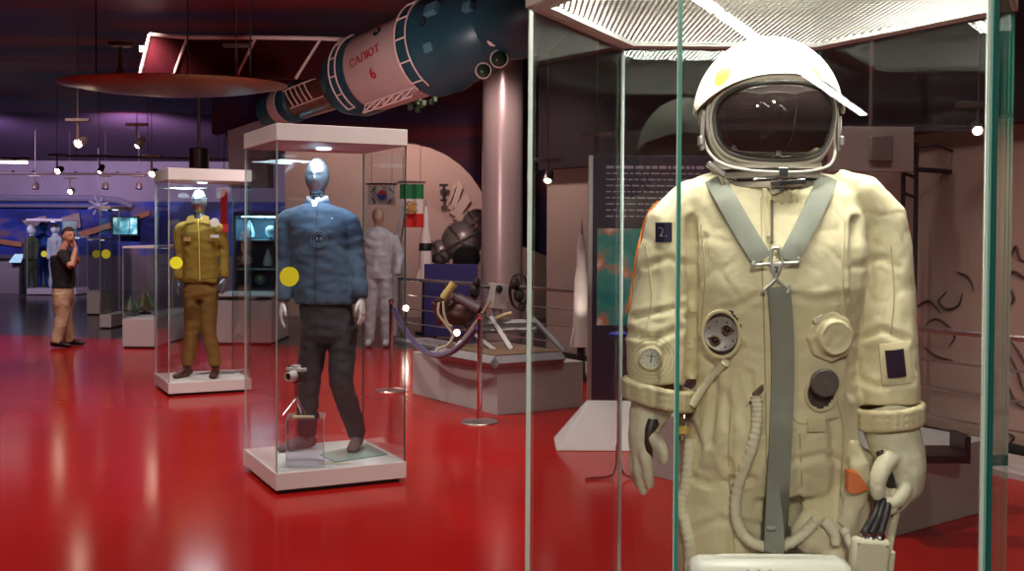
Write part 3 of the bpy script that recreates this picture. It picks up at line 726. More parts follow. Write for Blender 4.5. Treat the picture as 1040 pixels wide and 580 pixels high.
SILVER = mat('silver_blue_mannequin', (.36, .44, .52), .22, .75)
def mannequin(name, label, base, H, yaw, pose, jacket_m, trouser_m, hand_m, foot_m, opts):
    """standing dressed figure. pose: dict of world points computed by the caller"""
    t = thing(name, label, 'mannequin', base)
    P = pose; k = H / 1.9
    # head + neck
    mb = MB(); head_loft(mb, P['head'], 1.06 * k, yaw, True)
    mb.tube([P['head'] + V((0, .015, -.06)) * k, P['head'] + V((0, .025, -.13)) * k, P['neck'] + V((0, .01, -.03))], [.052 * k, .050 * k, .060 * k], 18)
    put(fused(mb, .006, 3), 'head', SILVER, t)
    # jacket
    N = P['neck']; Hm = P['hem']; S = P['sh']   # S: half shoulder width
    mb = MB(); z0, z1 = Hm.z, N.z; cx, cy = N.x, N.y
    hw = opts.get('hem_w', .21) * k; cw = opts.get('chest_w', .215) * k
    lst = []
    for fz, rx, ry in ((0, hw, .135 * k), (.25, hw * .98, .13 * k), (.5, cw * .97, .135 * k), (.72, cw, .14 * k), (.85, cw * 1.02, .125 * k), (.92, cw * .90, .11 * k), (.965, cw * .66, .095 * k), (.985, cw * .46, .085 * k), (1.0, cw * .30, .07 * k)):
        f_ = fz; lst.append((cx + (Hm.x - cx) * (1 - f_), cy + (Hm.y - cy) * (1 - f_), z0 + (z1 - z0) * fz, rx, ry))
    mb.hring(lst, 28, power=2.3)
    for sd, key in ((-1, 'L'), (1, 'R')):
        sh = V((cx + sd * S, cy, N.z - .120 * k)); el = P['el' + key]; wr = P['wr' + key]
        pts = bez([V((cx + sd * S * .5, cy, N.z - .085 * k)), sh, (sh + el) / 2 + V((sd * .012, 0, 0)), el, (el + wr) / 2, wr], 4)
        nn = len(pts); rr = []
        for i in range(nn):
            u = i / (nn - 1); r = .068 * (1 - u) + .046 * u + .010 * math.exp(-((u - .92) / .06) ** 2)
            rr.append(r * k)
        mb.tube(pts, rr, 16)
    def wr_j(p, nrm):
        q = p * 9; v = noise.noise(V((q.x, q.y, q.z * 2.2))) * .006 + noise.noise(V((p.x * 22, p.y * 22, p.z * 34))) * .003
        return v * k
    body = fused(mb, .011, 5, wr_j)
    jk = put(body, 'jacket', jacket_m, t)
    if opts.get('trim'): opts['trim'](t, P, k)
    # trousers
    mb = MB(); Wt = V((Hm.x, Hm.y, Hm.z + .05 * k))
    mb.hring([(Wt.x, Wt.y, Wt.z, .165 * k, .11 * k), (Wt.x, Wt.y, Hm.z - .02 * k, .175 * k, .12 * k), (P['crotch'].x, P['crotch'].y, P['crotch'].z + .03 * k, .185 * k, .12 * k), (P['crotch'].x, P['crotch'].y, P['crotch'].z - .02, .15 * k, .10 * k)], 24)
    for key, sd in (('L', -1), ('R', 1)):
        hp = V((P['crotch'].x + sd * .09 * k, P['crotch'].y, P['crotch'].z + .08 * k)); kn = P['kn' + key]; an = P['an' + key]
        pts = bez([hp, (hp + kn) / 2, kn, (kn + an) / 2, an], 4); nn = len(pts)
        mb.tube(pts, [k * (.102 * (1 - (i / (nn - 1)) ** .8) + opts.get('cuff', .058) * (i / (nn - 1)) ** .8) for i in range(nn)], 18)
    put(fused(mb, .011, 4, wr_j), 'trousers', trouser_m, t)
    # hands
    for key, sd in (('L', -1), ('R', 1)):
        mb = MB(); wr = P['wr' + key]; el = P['el' + key]
        hand_loft(mb, wr + (wr - el).normalized() * .012, (wr - el).normalized() + V((0, -.12, -.3)), (-sd * .25, -1, 0), 1.02 * k, .22, sd)
        put(fused(mb, .0042, 2), 'hand', hand_m, t)
    # feet
    for key, sd in (('L', -1), ('R', 1)):
        an = P['an' + key]; fdv = P['ft' + key]; fz = base[2]
        mb = MB(); d = V(fdv).normalized()
        g0 = V((an.x, an.y, fz + .002))
        mb.tube([an + V((0, 0, .06)), an - V((0, 0, .02))], [.046 * k, .045 * k], 14)
        mb.tube([g0 - d * .055 * k + V((0, 0, .040)), g0 - d * .02 + V((0, 0, .052)), g0 + d * .05 + V((0, 0, .050)), g0 + d * .12 * k + V((0, 0, .034)), g0 + d * .19 * k + V((0, 0, .026)), g0 + d * .215 * k + V((0, 0, .022))],
                [(.030, .034), (.050, .038), (.046, .038), (.032, .043), (.024, .038), (.012, .020)], 16, side=(0, 0, 1))
        ft = fused(mb, .006, 3)
        zm = min(p.z for p in ft.v); ft.v = [V((p.x, p.y, max(p.z, fz + .001) if zm < fz else p.z - zm + fz + .001)) for p in ft.v]
        put(ft, opts.get('foot_name', 'foot'), foot_m, t)
    return t
NAVY = mat('slate_blue_wool', (.075, .125, .20), .85, bump=(220, .25, .001), var=(7, .12), sheen=.15)
CHAR = mat('charcoal_wool', (.060, .060, .072), .85, bump=(220, .25, .001), var=(7, .12))
SOCK = mat('grey_sock', (.16, .13, .14), .9)
OLIVE = mat('olive_cotton', (.30, .21, .030), .8, bump=(160, .3, .001), var=(6, .12))
OLIVE2 = mat('brown_olive_cotton', (.22, .135, .030), .8, bump=(160, .3, .001), var=(6, .12))
WCLOTH = mat('white_cloth', (.82, .82, .84), .7)
SKINW = mat('pale_glove', (.72, .70, .70), .5)
BOOT = mat('brown_leather_boot', (.045, .022, .015), .4)

# --- blue jacket figure
Yb = 7.32
def pb(px, py, dy=0): return at(px, py, Yb + dy)
def trim2(t, P, k):
    n_ = P['neck']
    mb = MB()   # white shirt collar with V
    mb.tube([n_ + V((math.cos(a) * .068, math.sin(a) * .060 + .012, .028 - .030 * max(0, -math.sin(a)) ** 3)) for a in [2 * PI * i / 28 for i in range(28)]], [(.020, .007)] * 28, 8, cyc=True, side=(0, 0, 1))
    mb.slab([n_ + V((-.022, -.078, .010)), n_ + V((.022, -.078, .010)), n_ + V((.003, -.108, -.075)), n_ + V((-.003, -.108, -.075))], (0, -.006, 0))
    put(mb, 'shirt_collar', WCLOTH, t)
    mb = MB(); mb.tube([n_ + V((math.cos(a) * .078, math.sin(a) * .070 + .012, .004 - .030 * max(0, -math.sin(a)) ** 3)) for a in [PI * -.36 + 2 * PI * .86 * i / 28 for i in range(29)]], [(.020, .010)] * 29, 8, side=(0, 0, 1))
    put(mb, 'jacket_collar', NAVY, t)
    # round embossed emblem, pocket seams and placket
    em = mat('pale_embossed_thread', (.20, .26, .32), .8)
    yv = n_.y - .146
    q = at(324, 243, yv); mb = MB()
    for r in (.052, .036): mb.tube([q + V((math.cos(a) * r, 0, math.sin(a) * r)) for a in [2 * PI * i / 30 for i in range(30)]], .0022, 6, cyc=True)
    for dx in (-.014, .014): mb.ball(q + V((dx, 0, 0)), (.008, .003, .014), 10)
    put(mb, 'emblem', em, t)
    mb = MB()
    mb.tube([at(296, 228, yv + .008), at(312, 232, yv - .003)], .002, 5); mb.tube([at(336, 232, yv - .003), at(356, 236, yv + .01)], .002, 5)
    mb.tube([at(322, 213, yv + .03), at(321, 240, yv), at(320, 306, yv + .005)], .0022, 5)
    put(mb, 'seam', mat('dark_seam', (.03, .05, .09), .9), t)
    put(MB().ball(at(337, 222, yv + .008), (.006, .003, .006), 8), 'badge', WCLOTH, t)
P = dict(head=pb(322, 180), neck=pb(322, 206), hem=pb(331, 309), sh=.215, crotch=pb(334, 345),
         elL=pb(290, 262), wrL=pb(287, 306, -.06), elR=pb(362, 258), wrR=pb(367, 303, -.07),
         knL=pb(313, 392, .02), anL=V((pb(310, 452).x, 7.38, .22)), knR=pb(347, 390, -.02), anR=V((pb(361, 446).x, 7.42, .22)), ftL=(-.75, -.65, 0), ftR=(-.05, -1, 0))
mq = mannequin('mannequin', 'silver headed mannequin in a slate blue jacket and charcoal trousers without shoes', (c2.x, 7.36, .131), 1.94, 0, P, NAVY, CHAR, SKINW, SOCK, dict(trim=trim2, hem_w=.205, chest_w=.195, cuff=.062))
# --- objects on the floor of the case
BZ = .13
ab_ = [atz(277, 477, BZ), atz(327, 479, BZ), atz(317, 463, BZ), atz(272, 462, BZ)]
a_ = V((-1.395, 6.78, BZ)); ex = V((.23, .02, 0)); ey = V((-.03, .22, 0))
pts = [a_, a_ + ex, a_ + ex + ey, a_ + ey]
BH = .30
t = thing('acrylic_stand', 'clear acrylic box stand in the front left corner of the blue jacket case', 'display stand', ((a_ + (ex + ey) / 2)))
for i in range(4):
    mb = MB(); pane(mb, pts[i], pts[(i + 1) % 4], BZ + .001, BZ + BH, .005); put(mb, 'side_panel', [G2, EDGE_L], t, flip=False)
mb = MB(); mb.prism([(p.x, p.y) for p in pts], BZ + BH, BZ + BH + .006); put(mb, 'top_panel', [G2], t)
ctr = a_ + (ex + ey) / 2; tz = BZ + BH + .006
single(MB().box((ctr.x + .0, ctr.y - .085, tz + .006), (.13, .03, .01)), 'label_strip', mat('cream_label', (.8, .72, .5), .6), 'cream label strip lying on the clear acrylic stand in front of the tripod', 'label')
# tripod + film camera
cm = V((at(301, 400, ctr.y).x, ctr.y, tz))
t = thing('tripod', 'small silver table tripod standing on the clear acrylic stand', 'tripod', cm)
topz = cm.z + .11
for a in (200, 330, 80):
    d = V((math.cos(math.radians(a)), math.sin(math.radians(a)), 0)); put(MB().tube([V((cm.x, cm.y, topz)), cm + d * .085 + V((0, 0, .005))], [.008, .006], 8), 'leg', CHROME, t)
put(MB().tube([V((cm.x, cm.y, topz - .01)), V((cm.x, cm.y, topz + .085))], .010, 10), 'column', CHROME, t)
put(MB().lathe([(.008, 0), (.022, .006), (.022, .014), (.006, .02)], (cm.x, cm.y, topz + .082), seg=18), 'head', CHROME, t)
cz = topz + .103
rot = Matrix.Rotation(math.radians(-28), 3, 'Z')
t = thing('film_camera', 'old silver and black film camera on the small tripod', 'camera', (cm.x, cm.y, cz))
o3 = V((cm.x, cm.y, cz))
def cbox(c_, d_): return MB().box(o3 + rot @ V(c_), d_, rot=rot)
put(cbox((0, 0, .035), (.135, .05, .065)), 'body', mat('black_leatherette', (.03, .028, .03), .6), t, bevel=.008)
mb = cbox((0, 0, .078), (.130, .046, .022)); mb.box(o3 + rot @ V((0, -.002, .096)), (.045, .04, .022), rot=rot); SILV = mat('satin_camera_metal', (.72, .70, .68), .35, .15)
put(mb, 'top_plate', SILV, t, bevel=.004)
put(MB().lathe([(.034, .02), (.034, .05), (.030, .052), (.030, .085), (.025, .088), (.020, .070)], o3 + V((0, 0, .04)), rot @ V((0, -1, 0)), 28), 'lens', SILV, t)
put(MB().lathe([(.001, .071), (.021, .071), (.021, .074), (.001, .076)], o3 + V((0, 0, .04)), rot @ V((0, -1, 0)), 24), 'lens_glass', BLACK, t)
mb = MB()
for dx in (-.05, .048): mb.lathe([(.011, 0), (.011, .012)], o3 + rot @ V((dx, 0, .089)), seg=16)
put(mb, 'dial', CHROME, t)
# glass caption sheet on the base
gp = [atz(318, 467, BZ), atz(352, 470, BZ), atz(394, 462, BZ), atz(356, 449, BZ)]
cen = (gp[0] + gp[1] + gp[2] + gp[3]) / 4
single(MB().prism([(p.x, p.y) for p in (atz(324, 462, BZ), atz(340, 470, BZ), atz(394, 462, BZ), atz(372, 451, BZ))], BZ + .001, BZ + .006, 0, 1), 'glass_sheet', [mat('pale_green_glass', (.42, .60, .55), .1, spec=.8), EDGE], 'flat green-edged glass sheet lying on the white base under the right foot', 'glass sheet')
lp = atz(341, 470.5, BZ + .002); single(MB().box((lp.x - .005, lp.y - .02, BZ + .004), (.20, .018, .006), .10), 'label_strip', mat('cream_label2', (.8, .76, .55), .6), 'cream caption strip in front of the glass sheet in the blue jacket case', 'label')

# --- olive uniform figure
Yo = c3.y - .05
def po(px, py, dy=0): return at(px, py, Yo + dy)
def trim3(t, P, k):
    n_ = P['neck']; yv = n_.y - .142
    mb = MB()
    for sd in (-1, 1): mb.slab([n_ + V((sd * .012, -.10, -.035)), n_ + V((sd * .125, -.09, -.060)), n_ + V((sd * .105, -.05, .02)), n_ + V((sd * .05, -.055, .035))], (0, -.010, 0))
    put(mb, 'collar', OLIVE, t, bevel=.003)
    put(MB().tube([at(201, 222, yv + .04), at(202, 240, yv), at(203, 286, yv)], .006, 6), 'zip', mat('yellow_zip', (.75, .60, .10), .5), t)
    q = at(218, 226, yv + .015); put(MB().lathe([(.001, 0), (.045, 0), (.045, .004), (.001, .006)], q, (0.15, -1, .1), 24), 'round_badge', WCLOTH, t)
    q = at(218, 240, yv + .002); put(MB().box(q, (.085, .006, .03)), 'name_tag', WCLOTH, t)
    q = at(229, 232, yv + .06); put(MB().box(q, (.055, .012, .085), math.radians(25)), 'sleeve_patch', mat('red_patch', (.55, .03, .03), .6), t)
    q = at(190, 243, yv + .002); put(MB().box(q, (.07, .005, .04)), 'breast_patch', mat('tan_patch', (.5, .32, .12), .7), t)
    mb = MB(); mb.tube([at(183, 237, yv + .01), at(197, 238, yv - .002)], .003, 5); mb.tube([at(208, 236, yv - .002), at(225, 236, yv + .01)], .003, 5); mb.tube([at(182, 281, yv + .02), at(203, 284, yv), at(224, 281, yv + .02)], .004, 5)
    put(mb, 'seam', mat('dark_olive_seam', (.14, .10, .02), .9), t)
P = dict(head=po(202, 205), neck=po(203, 222), hem=po(204, 287), sh=.20, crotch=po(204, 302),
         elL=po(183, 258), wrL=po(181, 284, -.04), elR=po(228, 256), wrR=po(228, 282, -.04),
         knL=po(195, 336), anL=V((po(190, 370).x, Yo, .24)), knR=po(212, 336), anR=V((po(219, 369).x, Yo, .24)), ftL=(-.4, -1, 0), ftR=(.1, -1, 0))
mannequin('mannequin', 'silver headed mannequin in an olive zipped jacket, trousers and brown boots', (c3.x, Yo, .131), 1.78, 0, P, OLIVE, OLIVE2, SILVER, BOOT, dict(trim=trim3, hem_w=.195, chest_w=.19, cuff=.068, foot_name='boot'))
q = atz(228, 378, BZ); single(MB().prism([(q.x - .22, q.y - .16), (q.x + .13, q.y - .16), (q.x + .16, q.y + .06), (q.x - .16, q.y + .06)], BZ + .001, BZ + .005), 'caption_card', mat('grey_caption', (.22, .26, .26), .3), 'grey caption card on the base beside the brown boots', 'caption card')

# ------------------------------------------------------------ the visitor
Ymn = 15.0
def pm(px, py, dy=0): return at(px, py, Ymn + dy)
SKIN = mat('skin', (.52, .25, .17), .55); HAIR = mat('dark_brown_hair', (.035, .018, .012), .7, bump=(300, .6, .004))
EYE = mat('dark_eye', (.02, .012, .01), .3); LIPM = mat('lips', (.42, .14, .11), .5)
TSH = mat('black_t_shirt', (.010, .009, .012), .85, var=(6, .2)); KHA = mat('beige_chinos', (.52, .36, .23), .8, var=(5, .1)); SHOE = mat('black_leather_shoe', (.012, .01, .01), .35)
hp = pm(70, 239.5); hyaw = math.radians(52)
man = thing('person', 'man in black t-shirt and beige trousers standing with a hand raised to his mouth', 'person', (pm(66, 300).x, Ymn, 0))
mb = MB(); head_loft(mb, hp, 1.0, hyaw)
neckb = pm(65, 254); mb.tube([hp + V((-.01, .01, -.07)), neckb + V((0, 0, .02)), neckb + V((-.01, 0, -.05))], [.056, .058, .075], 16)
ch = pm(63, 268); wa = pm(65, 284); hi = pm(64, 293)
mb.hring([(hi.x, hi.y, hi.z - .04, .12, .15), (wa.x, wa.y, wa.z, .115, .14), (ch.x, ch.y, ch.z, .125, .165), (ch.x, ch.y, ch.z + .12, .11, .17), (neckb.x, neckb.y, neckb.z - .03, .06, .10)], 20)
kn1 = pm(63.5, 322, -.08); kn2 = pm(66, 322, .09); an1 = V((pm(62, 350).x, Ymn - .16, .09)); an2 = V((pm(67, 350).x, Ymn + .14, .09))
for a, b_, c_ in ((hi + V((0, -.08, -.03)), kn1, an1), (hi + V((0, .08, -.03)), kn2, an2)): mb.tube([a, (a + b_) / 2, b_, (b_ + c_) / 2, c_], [.085, .075, .055, .052, .038], 14)
shn = pm(63, 259, -.17); eln = pm(72.5, 271, -.24); wrn = pm(77, 252, -.10)
shf = pm(64, 259, .17); elf = pm(68, 275, .22); wrf = pm(77, 268, .02)
mb.tube([shn, (shn + eln) / 2, eln], [.052, .048, .042], 12); mb.tube([eln, (eln + wrn) / 2, wrn], [.044, .038, .028], 12)
mb.tube([shf, elf], [.05, .042], 12); mb.tube([elf, wrf], [.04, .028], 12)
hand_loft(mb, wrn, (-.35, .05, 1), (0, .4, -.1) if False else (-.6, .6, 0), 1.05, .5, 1)
hand_loft(mb, wrf, (.5, -.4, .4), (0, 0, 1), 1.0, .35, 1)
bd = fused(mb, .0075, 2)
hr = Matrix.Rotation(hyaw, 3, 'Z'); inv = hr.transposed()
def facem(c_):
    q = inv @ (c_ - hp)
    if q.y < -.06 and abs(q.z - .008) < .008 and .018 < abs(q.x) < .040: return 1
    if q.y < -.07 and abs(q.z + .058) < .007 and abs(q.x) < .022: return 2
put(color_faces(bd, facem), 'body', [SKIN, EYE, LIPM], man)
mb = MB(); n_ = 32
vs = []
for i in range(17):
    t_ = PI * .62 * i / 16
    for j in range(n_):
        a = 2 * PI * j / n_; d = V((math.sin(t_) * math.sin(a), -math.sin(t_) * math.cos(a), math.cos(t_)))
        q = V((d.x * .083, d.y * .107 + (.012 if d.y > 0 else 0), d.z * .128))
        if (d.y < -.1 and q.z < .070) or (d.y < .25 and q.z < .0): q = V((q.x * .8, q.y * .8, q.z))   # tuck inside behind the forehead
        vs.append(hp + hr @ q)
mb.rings([vs[i * n_:(i + 1) * n_] for i in range(1, 17)]); put(mb, 'hair', HAIR, man)
def wr_m(p, nrm): return noise.noise(p * 9) * .010 + noise.noise(p * 22) * .005
mb = MB(); mb.hring([(hi.x, hi.y, hi.z + .005, .145, .175), (wa.x, wa.y, wa.z, .14, .165), (ch.x, ch.y, ch.z, .15, .19), (ch.x, ch.y, ch.z + .10, .135, .20), (neckb.x, neckb.y, neckb.z - .05, .10, .14), (neckb.x, neckb.y, neckb.z - .005, .07, .075)], 24)
mb.tube([shn + V((0, .05, .02)), shn, shn.lerp(eln, .75)], [.07, .078, .070], 14); mb.tube([shf, shf.lerp(elf, .7)], [.075, .068], 14)
put(fused(mb, .011, 4, wr_m), 't_shirt', TSH, man)
mb = MB(); mb.hring([(hi.x, hi.y, hi.z + .02, .135, .165), (hi.x, hi.y, hi.z - .12, .14, .175), (hi.x, hi.y, hi.z - .20, .11, .14)], 24)
for a, b_, c_ in ((hi + V((0, -.085, -.06)), kn1, an1), (hi + V((0, .085, -.06)), kn2, an2)): mb.tube([a, (a + b_) / 2, b_, (b_ + c_) / 2, c_ + V((0, 0, -.03))], [.105, .105, .092, .082, .078], 16)
put(fused(mb, .011, 4, wr_m), 'trousers', KHA, man)
for an in (an1, an2):
    mb = MB(); g0 = V((an.x, an.y, .0)); d = V((1, -.15, 0)).normalized()
    mb.tube([g0 - d * .07 + V((0, 0, .045)), g0 + V((0, 0, .06)), g0 + d * .08 + V((0, 0, .05)), g0 + d * .16 + V((0, 0, .036)), g0 + d * .21 + V((0, 0, .03))], [(.035, .032), (.055, .042), (.046, .044), (.034, .046), (.02, .026)], 14, side=(0, 0, 1))
    ft = fused(mb, .008, 2); ft.v = [V((p.x, p.y, max(p.z, .002))) for p in ft.v]; put(ft, 'shoe', SHOE, man)

# ------------------------------------------------------------ the pressure suit
from mathutils.bvhtree import BVHTree
YS = 2.45
def sp_(px, py, dy=0.0): return at(px, py, YS + dy)
def topx(p):
    q = p - CAM; d_ = q.dot(fw); return 520 + F * q.dot(RR) / d_, PYC - F * q.dot(UU) / d_
kk = YS / F
sb = sp_(785, 300); su = thing('pressure_suit', 'cream cosmonaut pressure suit with white helmet standing in the large six-sided case', 'space suit', (sb.x, YS, .141))
mb = MB()
def hr_(py, x0, x1, dep, dy=0.0):
    a, b_ = sp_(x0, py), sp_(x1, py); c_ = (a + b_) / 2; return (c_.x, YS + dy, c_.z, (b_.x - a.x) / 2, dep)
mb.hring([hr_(172, 732, 832, .055, .035), hr_(178, 712, 850, .075, .028), hr_(185, 700, 862, .098, .015), hr_(192, 695, 866, .122, .005), hr_(199, 694, 868, .136), hr_(208, 692, 868, .148), hr_(222, 694, 872, .155, -.005), hr_(250, 692, 874, .175, -.01),
          hr_(290, 696, 870, .185, -.015), hr_(330, 700, 866, .178, -.01), hr_(370, 702, 864, .172, -.01), hr_(400, 702, 864, .170, -.01), hr_(430, 696, 866, .172, -.01), hr_(460, 690, 874, .17), hr_(490, 694, 868, .14)], 40, power=2.35)
# legs
mb.hring([hr_(1 * y, a, b_, d) for y, a, b_, d in ((455, 690, 786, .12), (490, 686, 784, .135), (530, 684, 778, .13), (580, 688, 776, .125), (650, 694, 774, .115), (700, 698, 772, .105), (780, 702, 768, .095), (850, 704, 768, .09))], 30, power=2.2)
mb.hring([hr_(1 * y, a, b_, d) for y, a, b_, d in ((455, 788, 884, .12), (490, 790, 884, .13), (530, 792, 882, .13), (580, 794, 878, .125), (650, 796, 874, .115), (700, 798, 870, .105), (780, 800, 866, .095), (850, 802, 866, .09))], 30, power=2.2)
# sleeves: centre px, half width px, depth
def sleeve(rows):
    pts = []; rr = []
    for (px, py, hw, dp, dy) in rows: pts.append(sp_(px, py, dy)); rr.append((hw * kk, dp))
    mb.tube(pts, rr, 26, side=(1, 0, 0))
sleeve([(728, 197, 19, .08, .01), (704, 208, 25, .09, 0), (684, 230, 29, .09, 0), (678, 260, 30, .088, -.005), (673, 295, 29, .085, -.01), (670, 325, 31, .085, -.02), (668, 350, 32, .085, -.03), (667, 375, 31, .080, -.04), (668, 392, 30, .075, -.045)])
sleeve([(842, 195, 19, .08, .01), (867, 204, 25, .09, 0), (886, 226, 28, .09, 0), (893, 260, 26, .088, -.005), (895, 295, 26, .085, -.01), (896, 330, 27, .085, -.02), (898, 360, 28, .083, -.03), (900, 395, 30, .080, -.04), (901, 412, 30, .077, -.045)])
creases = [  # px polyline, depth, width(px)
 ([(702, 225), (704, 290), (702, 390)], .010, 5), ([(868, 225), (869, 300), (866, 400)], .010, 5),
 ([(785, 470), (784, 500), (782, 560)], .012, 6), ([(712, 388), (735, 372), (752, 352)], .006, 4), ([(735, 400), (742, 440), (738, 470)], .005, 5),
 ([(770, 300), (750, 312), (735, 314)], .004, 3.5), ([(800, 300), (830, 306), (862, 300)], .004, 4), ([(690, 480), (720, 492), (765, 486)], .006, 4),
 ([(700, 540), (730, 528), (772, 534)], .005, 4), ([(800, 470), (835, 462), (872, 474)], .005, 4), ([(640, 338), (665, 345), (690, 334)], .006, 4),
 ([(645, 322), (662, 318), (692, 312)], .005, 3.5), ([(872, 345), (895, 335), (920, 345)], .005, 4), ([(872, 385), (890, 392), (926, 386)], .004, 4),
 ([(715, 240), (712, 300), (716, 360)], .003, 3), ([(760, 380), (766, 405), (772, 440)], .005, 4), ([(845, 430), (850, 480), (846, 560)], .005, 5),
 ([(700, 430), (712, 455), (702, 480)], .005, 4), ([(722, 365), (726, 400), (720, 450)], .006, 4.5), ([(805, 440), (812, 490), (806, 560)], .004, 4),
 ([(656, 270), (680, 262), (700, 270)], .004, 4), ([(874, 270), (895, 262), (912, 272)], .003, 4), ([(740, 470), (748, 510), (744, 575)], .005, 5)]
def segd(px, py, a, b_):
    dx, dy = b_[0] - a[0], b_[1] - a[1]; t_ = max(0, min(1, ((px - a[0]) * dx + (py - a[1]) * dy) / (dx * dx + dy * dy)))
    return math.hypot(px - a[0] - dx * t_, py - a[1] - dy * t_)
def wr_s(p, nrm):
    v = noise.noise(V((p.x * 7, p.y * 7, p.z * 5))) * .0045
    q = noise.noise(V((p.x * 13 + 3, p.y * 13, p.z * 17))); v -= max(0, 1 - abs(q) * 5) ** 2 * .0022
    q = noise.noise(V((p.x * 26 + 9, p.y * 26, p.z * 13))); v -= max(0, 1 - abs(q) * 5) ** 2 * .0008
    v += noise.noise(p * 38) * .0005
    if nrm.y < .2:
        x, y = topx(p)
        for pl, dep, w_ in creases:
            m_ = min(segd(x, y, a, b_) for a, b_ in zip(pl, pl[1:]))
            if m_ < w_ * 3: v -= 1.25 * dep * math.exp(-(m_ / w_) ** 2) - 1.0 * dep * .45 * math.exp(-((m_ - w_ * 1.6) / w_) ** 2)
    return v
sbody = fused(mb, .0068, 4, wr_s)
def holes(c_):
    x, y = topx(c_)
    if c_.y < YS:
        if ((x - 833) / 13.5) ** 2 + ((y - 401) / 14) ** 2 < 1: return 1
        if ((x - 734) / 19.5) ** 2 + ((y - 339) / 25) ** 2 < 1: return 1
put(color_faces(sbody, holes), 'suit_body', [SUIT, mat('opening_shade', (.05, .045, .04), .8)], su, angle=60)  # openings are not cut; their inner shade is painted on the fabric
BV = BVHTree.FromPolygons(sbody.v, sbody.f)
def hit(px, py, off=.004, fb=2.28):
    d = ray(px, py); dn = d.normalized(); h_ = BV.ray_cast(CAM, dn)
    if h_[0] is None or h_[0].y > YS + .08: p = at(px, py, fb); return p + V((0, -off, 0)), V((0, -1, 0))
    nrm = h_[1] if h_[1].dot(dn) < 0 else -h_[1]
    return h_[0] + nrm * off, nrm
def ribbon(px_pts, wpx, th=.003, off=.006, sm=3):
    P = bez([(a, b_, 0) for a, b_ in px_pts], 8); n_ = len(P); cs = []
    L, Rr = [], []
    for i, p in enumerate(P):
        t_ = (P[min(i + 1, n_ - 1)] - P[max(i - 1, 0)]).normalized(); q = V((-t_.y, t_.x, 0)) * (wpx / 2)
        a, _ = hit(p.x + q.x, p.y + q.y, 0); b_, _ = hit(p.x - q.x, p.y - q.y, 0); a = at(p.x + q.x, p.y + q.y, a.y - off * 1.1); b_ = at(p.x - q.x, p.y - q.y, b_.y - off * 1.1); L.append(a); Rr.append(b_)
    # pull the strap taut: smooth depth
    for _ in range(sm):
        for S in (L, Rr):
            ys = [s.y for s in S]
            for i in range(1, n_ - 1):
                y_ = min(ys[i], (ys[i - 1] + ys[i + 1]) / 2)
                S[i] = S[i] + (S[i] - CAM) * ((y_ - S[i].y) / (S[i].y - CAM.y))
    mb = MB(); rs = []
    for a, b_ in zip(L, Rr):
        m_ = (a + b_) / 2; m_.y = min(a.y, b_.y, m_.y) - .002
        rs.append([a, m_, b_, b_ + V((0, -th, 0)), m_ + V((0, -th, 0)), a + V((0, -th, 0))])
    return mb.rings(rs)
def along(px_pts, r, off=.003, n=6, seg=8, fb=2.28):
    P = bez([(a, b_, 0) for a, b_ in px_pts], n); return MB().tube([at(p.x, p.y, hit(p.x, p.y, 0, fb)[0].y - off * 1.2) for p in P], r, seg)
# quilted collar, zip and flap
mb = MB()
for i, (py, w_, d_) in enumerate(((189, 46, .119), (195, 50, .130), (201, 53, .137))):
    a, b_ = sp_(781 - w_, py), sp_(781 + w_, py); c_ = (a + b_) / 2
    mb.tube([V((c_.x + (b_.x - a.x) / 2 * math.cos(t_), YS + d_ * 1.04 * math.sin(t_) + .0, c_.z - .012 * max(0, -math.sin(t_)))) for t_ in [2 * PI * k / 40 for k in range(40)]], .0085, 8, cyc=True)
mb = fused(mb, .005, 2, lambda p, n_: .0025 * math.sin(p.x * 380)); put(mb, 'quilted_collar', SUIT2, su, angle=60)
put(along([(784, 203), (784, 222), (784, 247)], .0028, .005), 'zip', mat('zip_brass', (.22, .18, .13), .4, .6), su)
put(ribbon([(776, 190), (779, 215), (780, 240)], 5, .002, .006), 'zip_flap', SUIT2, su)
put(ribbon([(786, 186), (789, 196)], 12, .004, .010), 'collar_tab', HOSE, su)
# webbing
for pts_ in ([(725, 180), (734, 196), (752, 228), (774, 264)], [(840, 180), (835, 194), (820, 226), (800, 264)]):
    put(ribbon(pts_, 21, .003, .013, 10), 'shoulder_strap', STRAP, su)
put(ribbon([(791, 291), (794, 330), (795, 380), (793, 440), (790, 500), (788, 545), (787, 600)], 23, .003, .009, 12), 'crotch_strap', STRAP, su)
put(ribbon([(778, 536), (802, 536)], 4, .006, .016), 'strap_slide', mat('grey_slide', (.34, .33, .30), .5), su)
# buckle
BK = mat('buckle_metal', (.62, .60, .56), .35, .5)
bc = hit(788, 272, .022)[0]
def bp_(px, py): return at(px, py, bc.y)
mb = MB()
for a, b_ in (((764, 270), (783, 268)), ((812, 267), (793, 268)), ((784, 252), (782, 268)), ((791, 252), (794, 268)), ((784, 252), (791, 252)), ((782, 268), (788, 283)), ((794, 268), (788, 283)), ((788, 283), (775, 295)), ((788, 283), (802, 295)), ((764, 270), (766, 265)), ((812, 267), (811, 261)), ((775, 295), (777, 298)), ((802, 295), (799, 298)), ((782, 268), (794, 268))):
    mb.tube([bp_(*a), bp_(*b_)], .0042, 8, flat=1)
mb.lathe([(.001, -.004), (.012, -.004), (.012, .004), (.001, .004)], bp_(788, 273), (0, -1, 0), 20); put(fused(mb, .0022, 1), 'buckle', BK, su)
vs, fs = textmesh('2', .017); o_ = bp_(788, 274); mb = MB(); mb.add([o_ + V((v.x, -.0052, v.y)) for v in vs], fs); put(mb, 'number_mark', BLACK, su, flip=False)
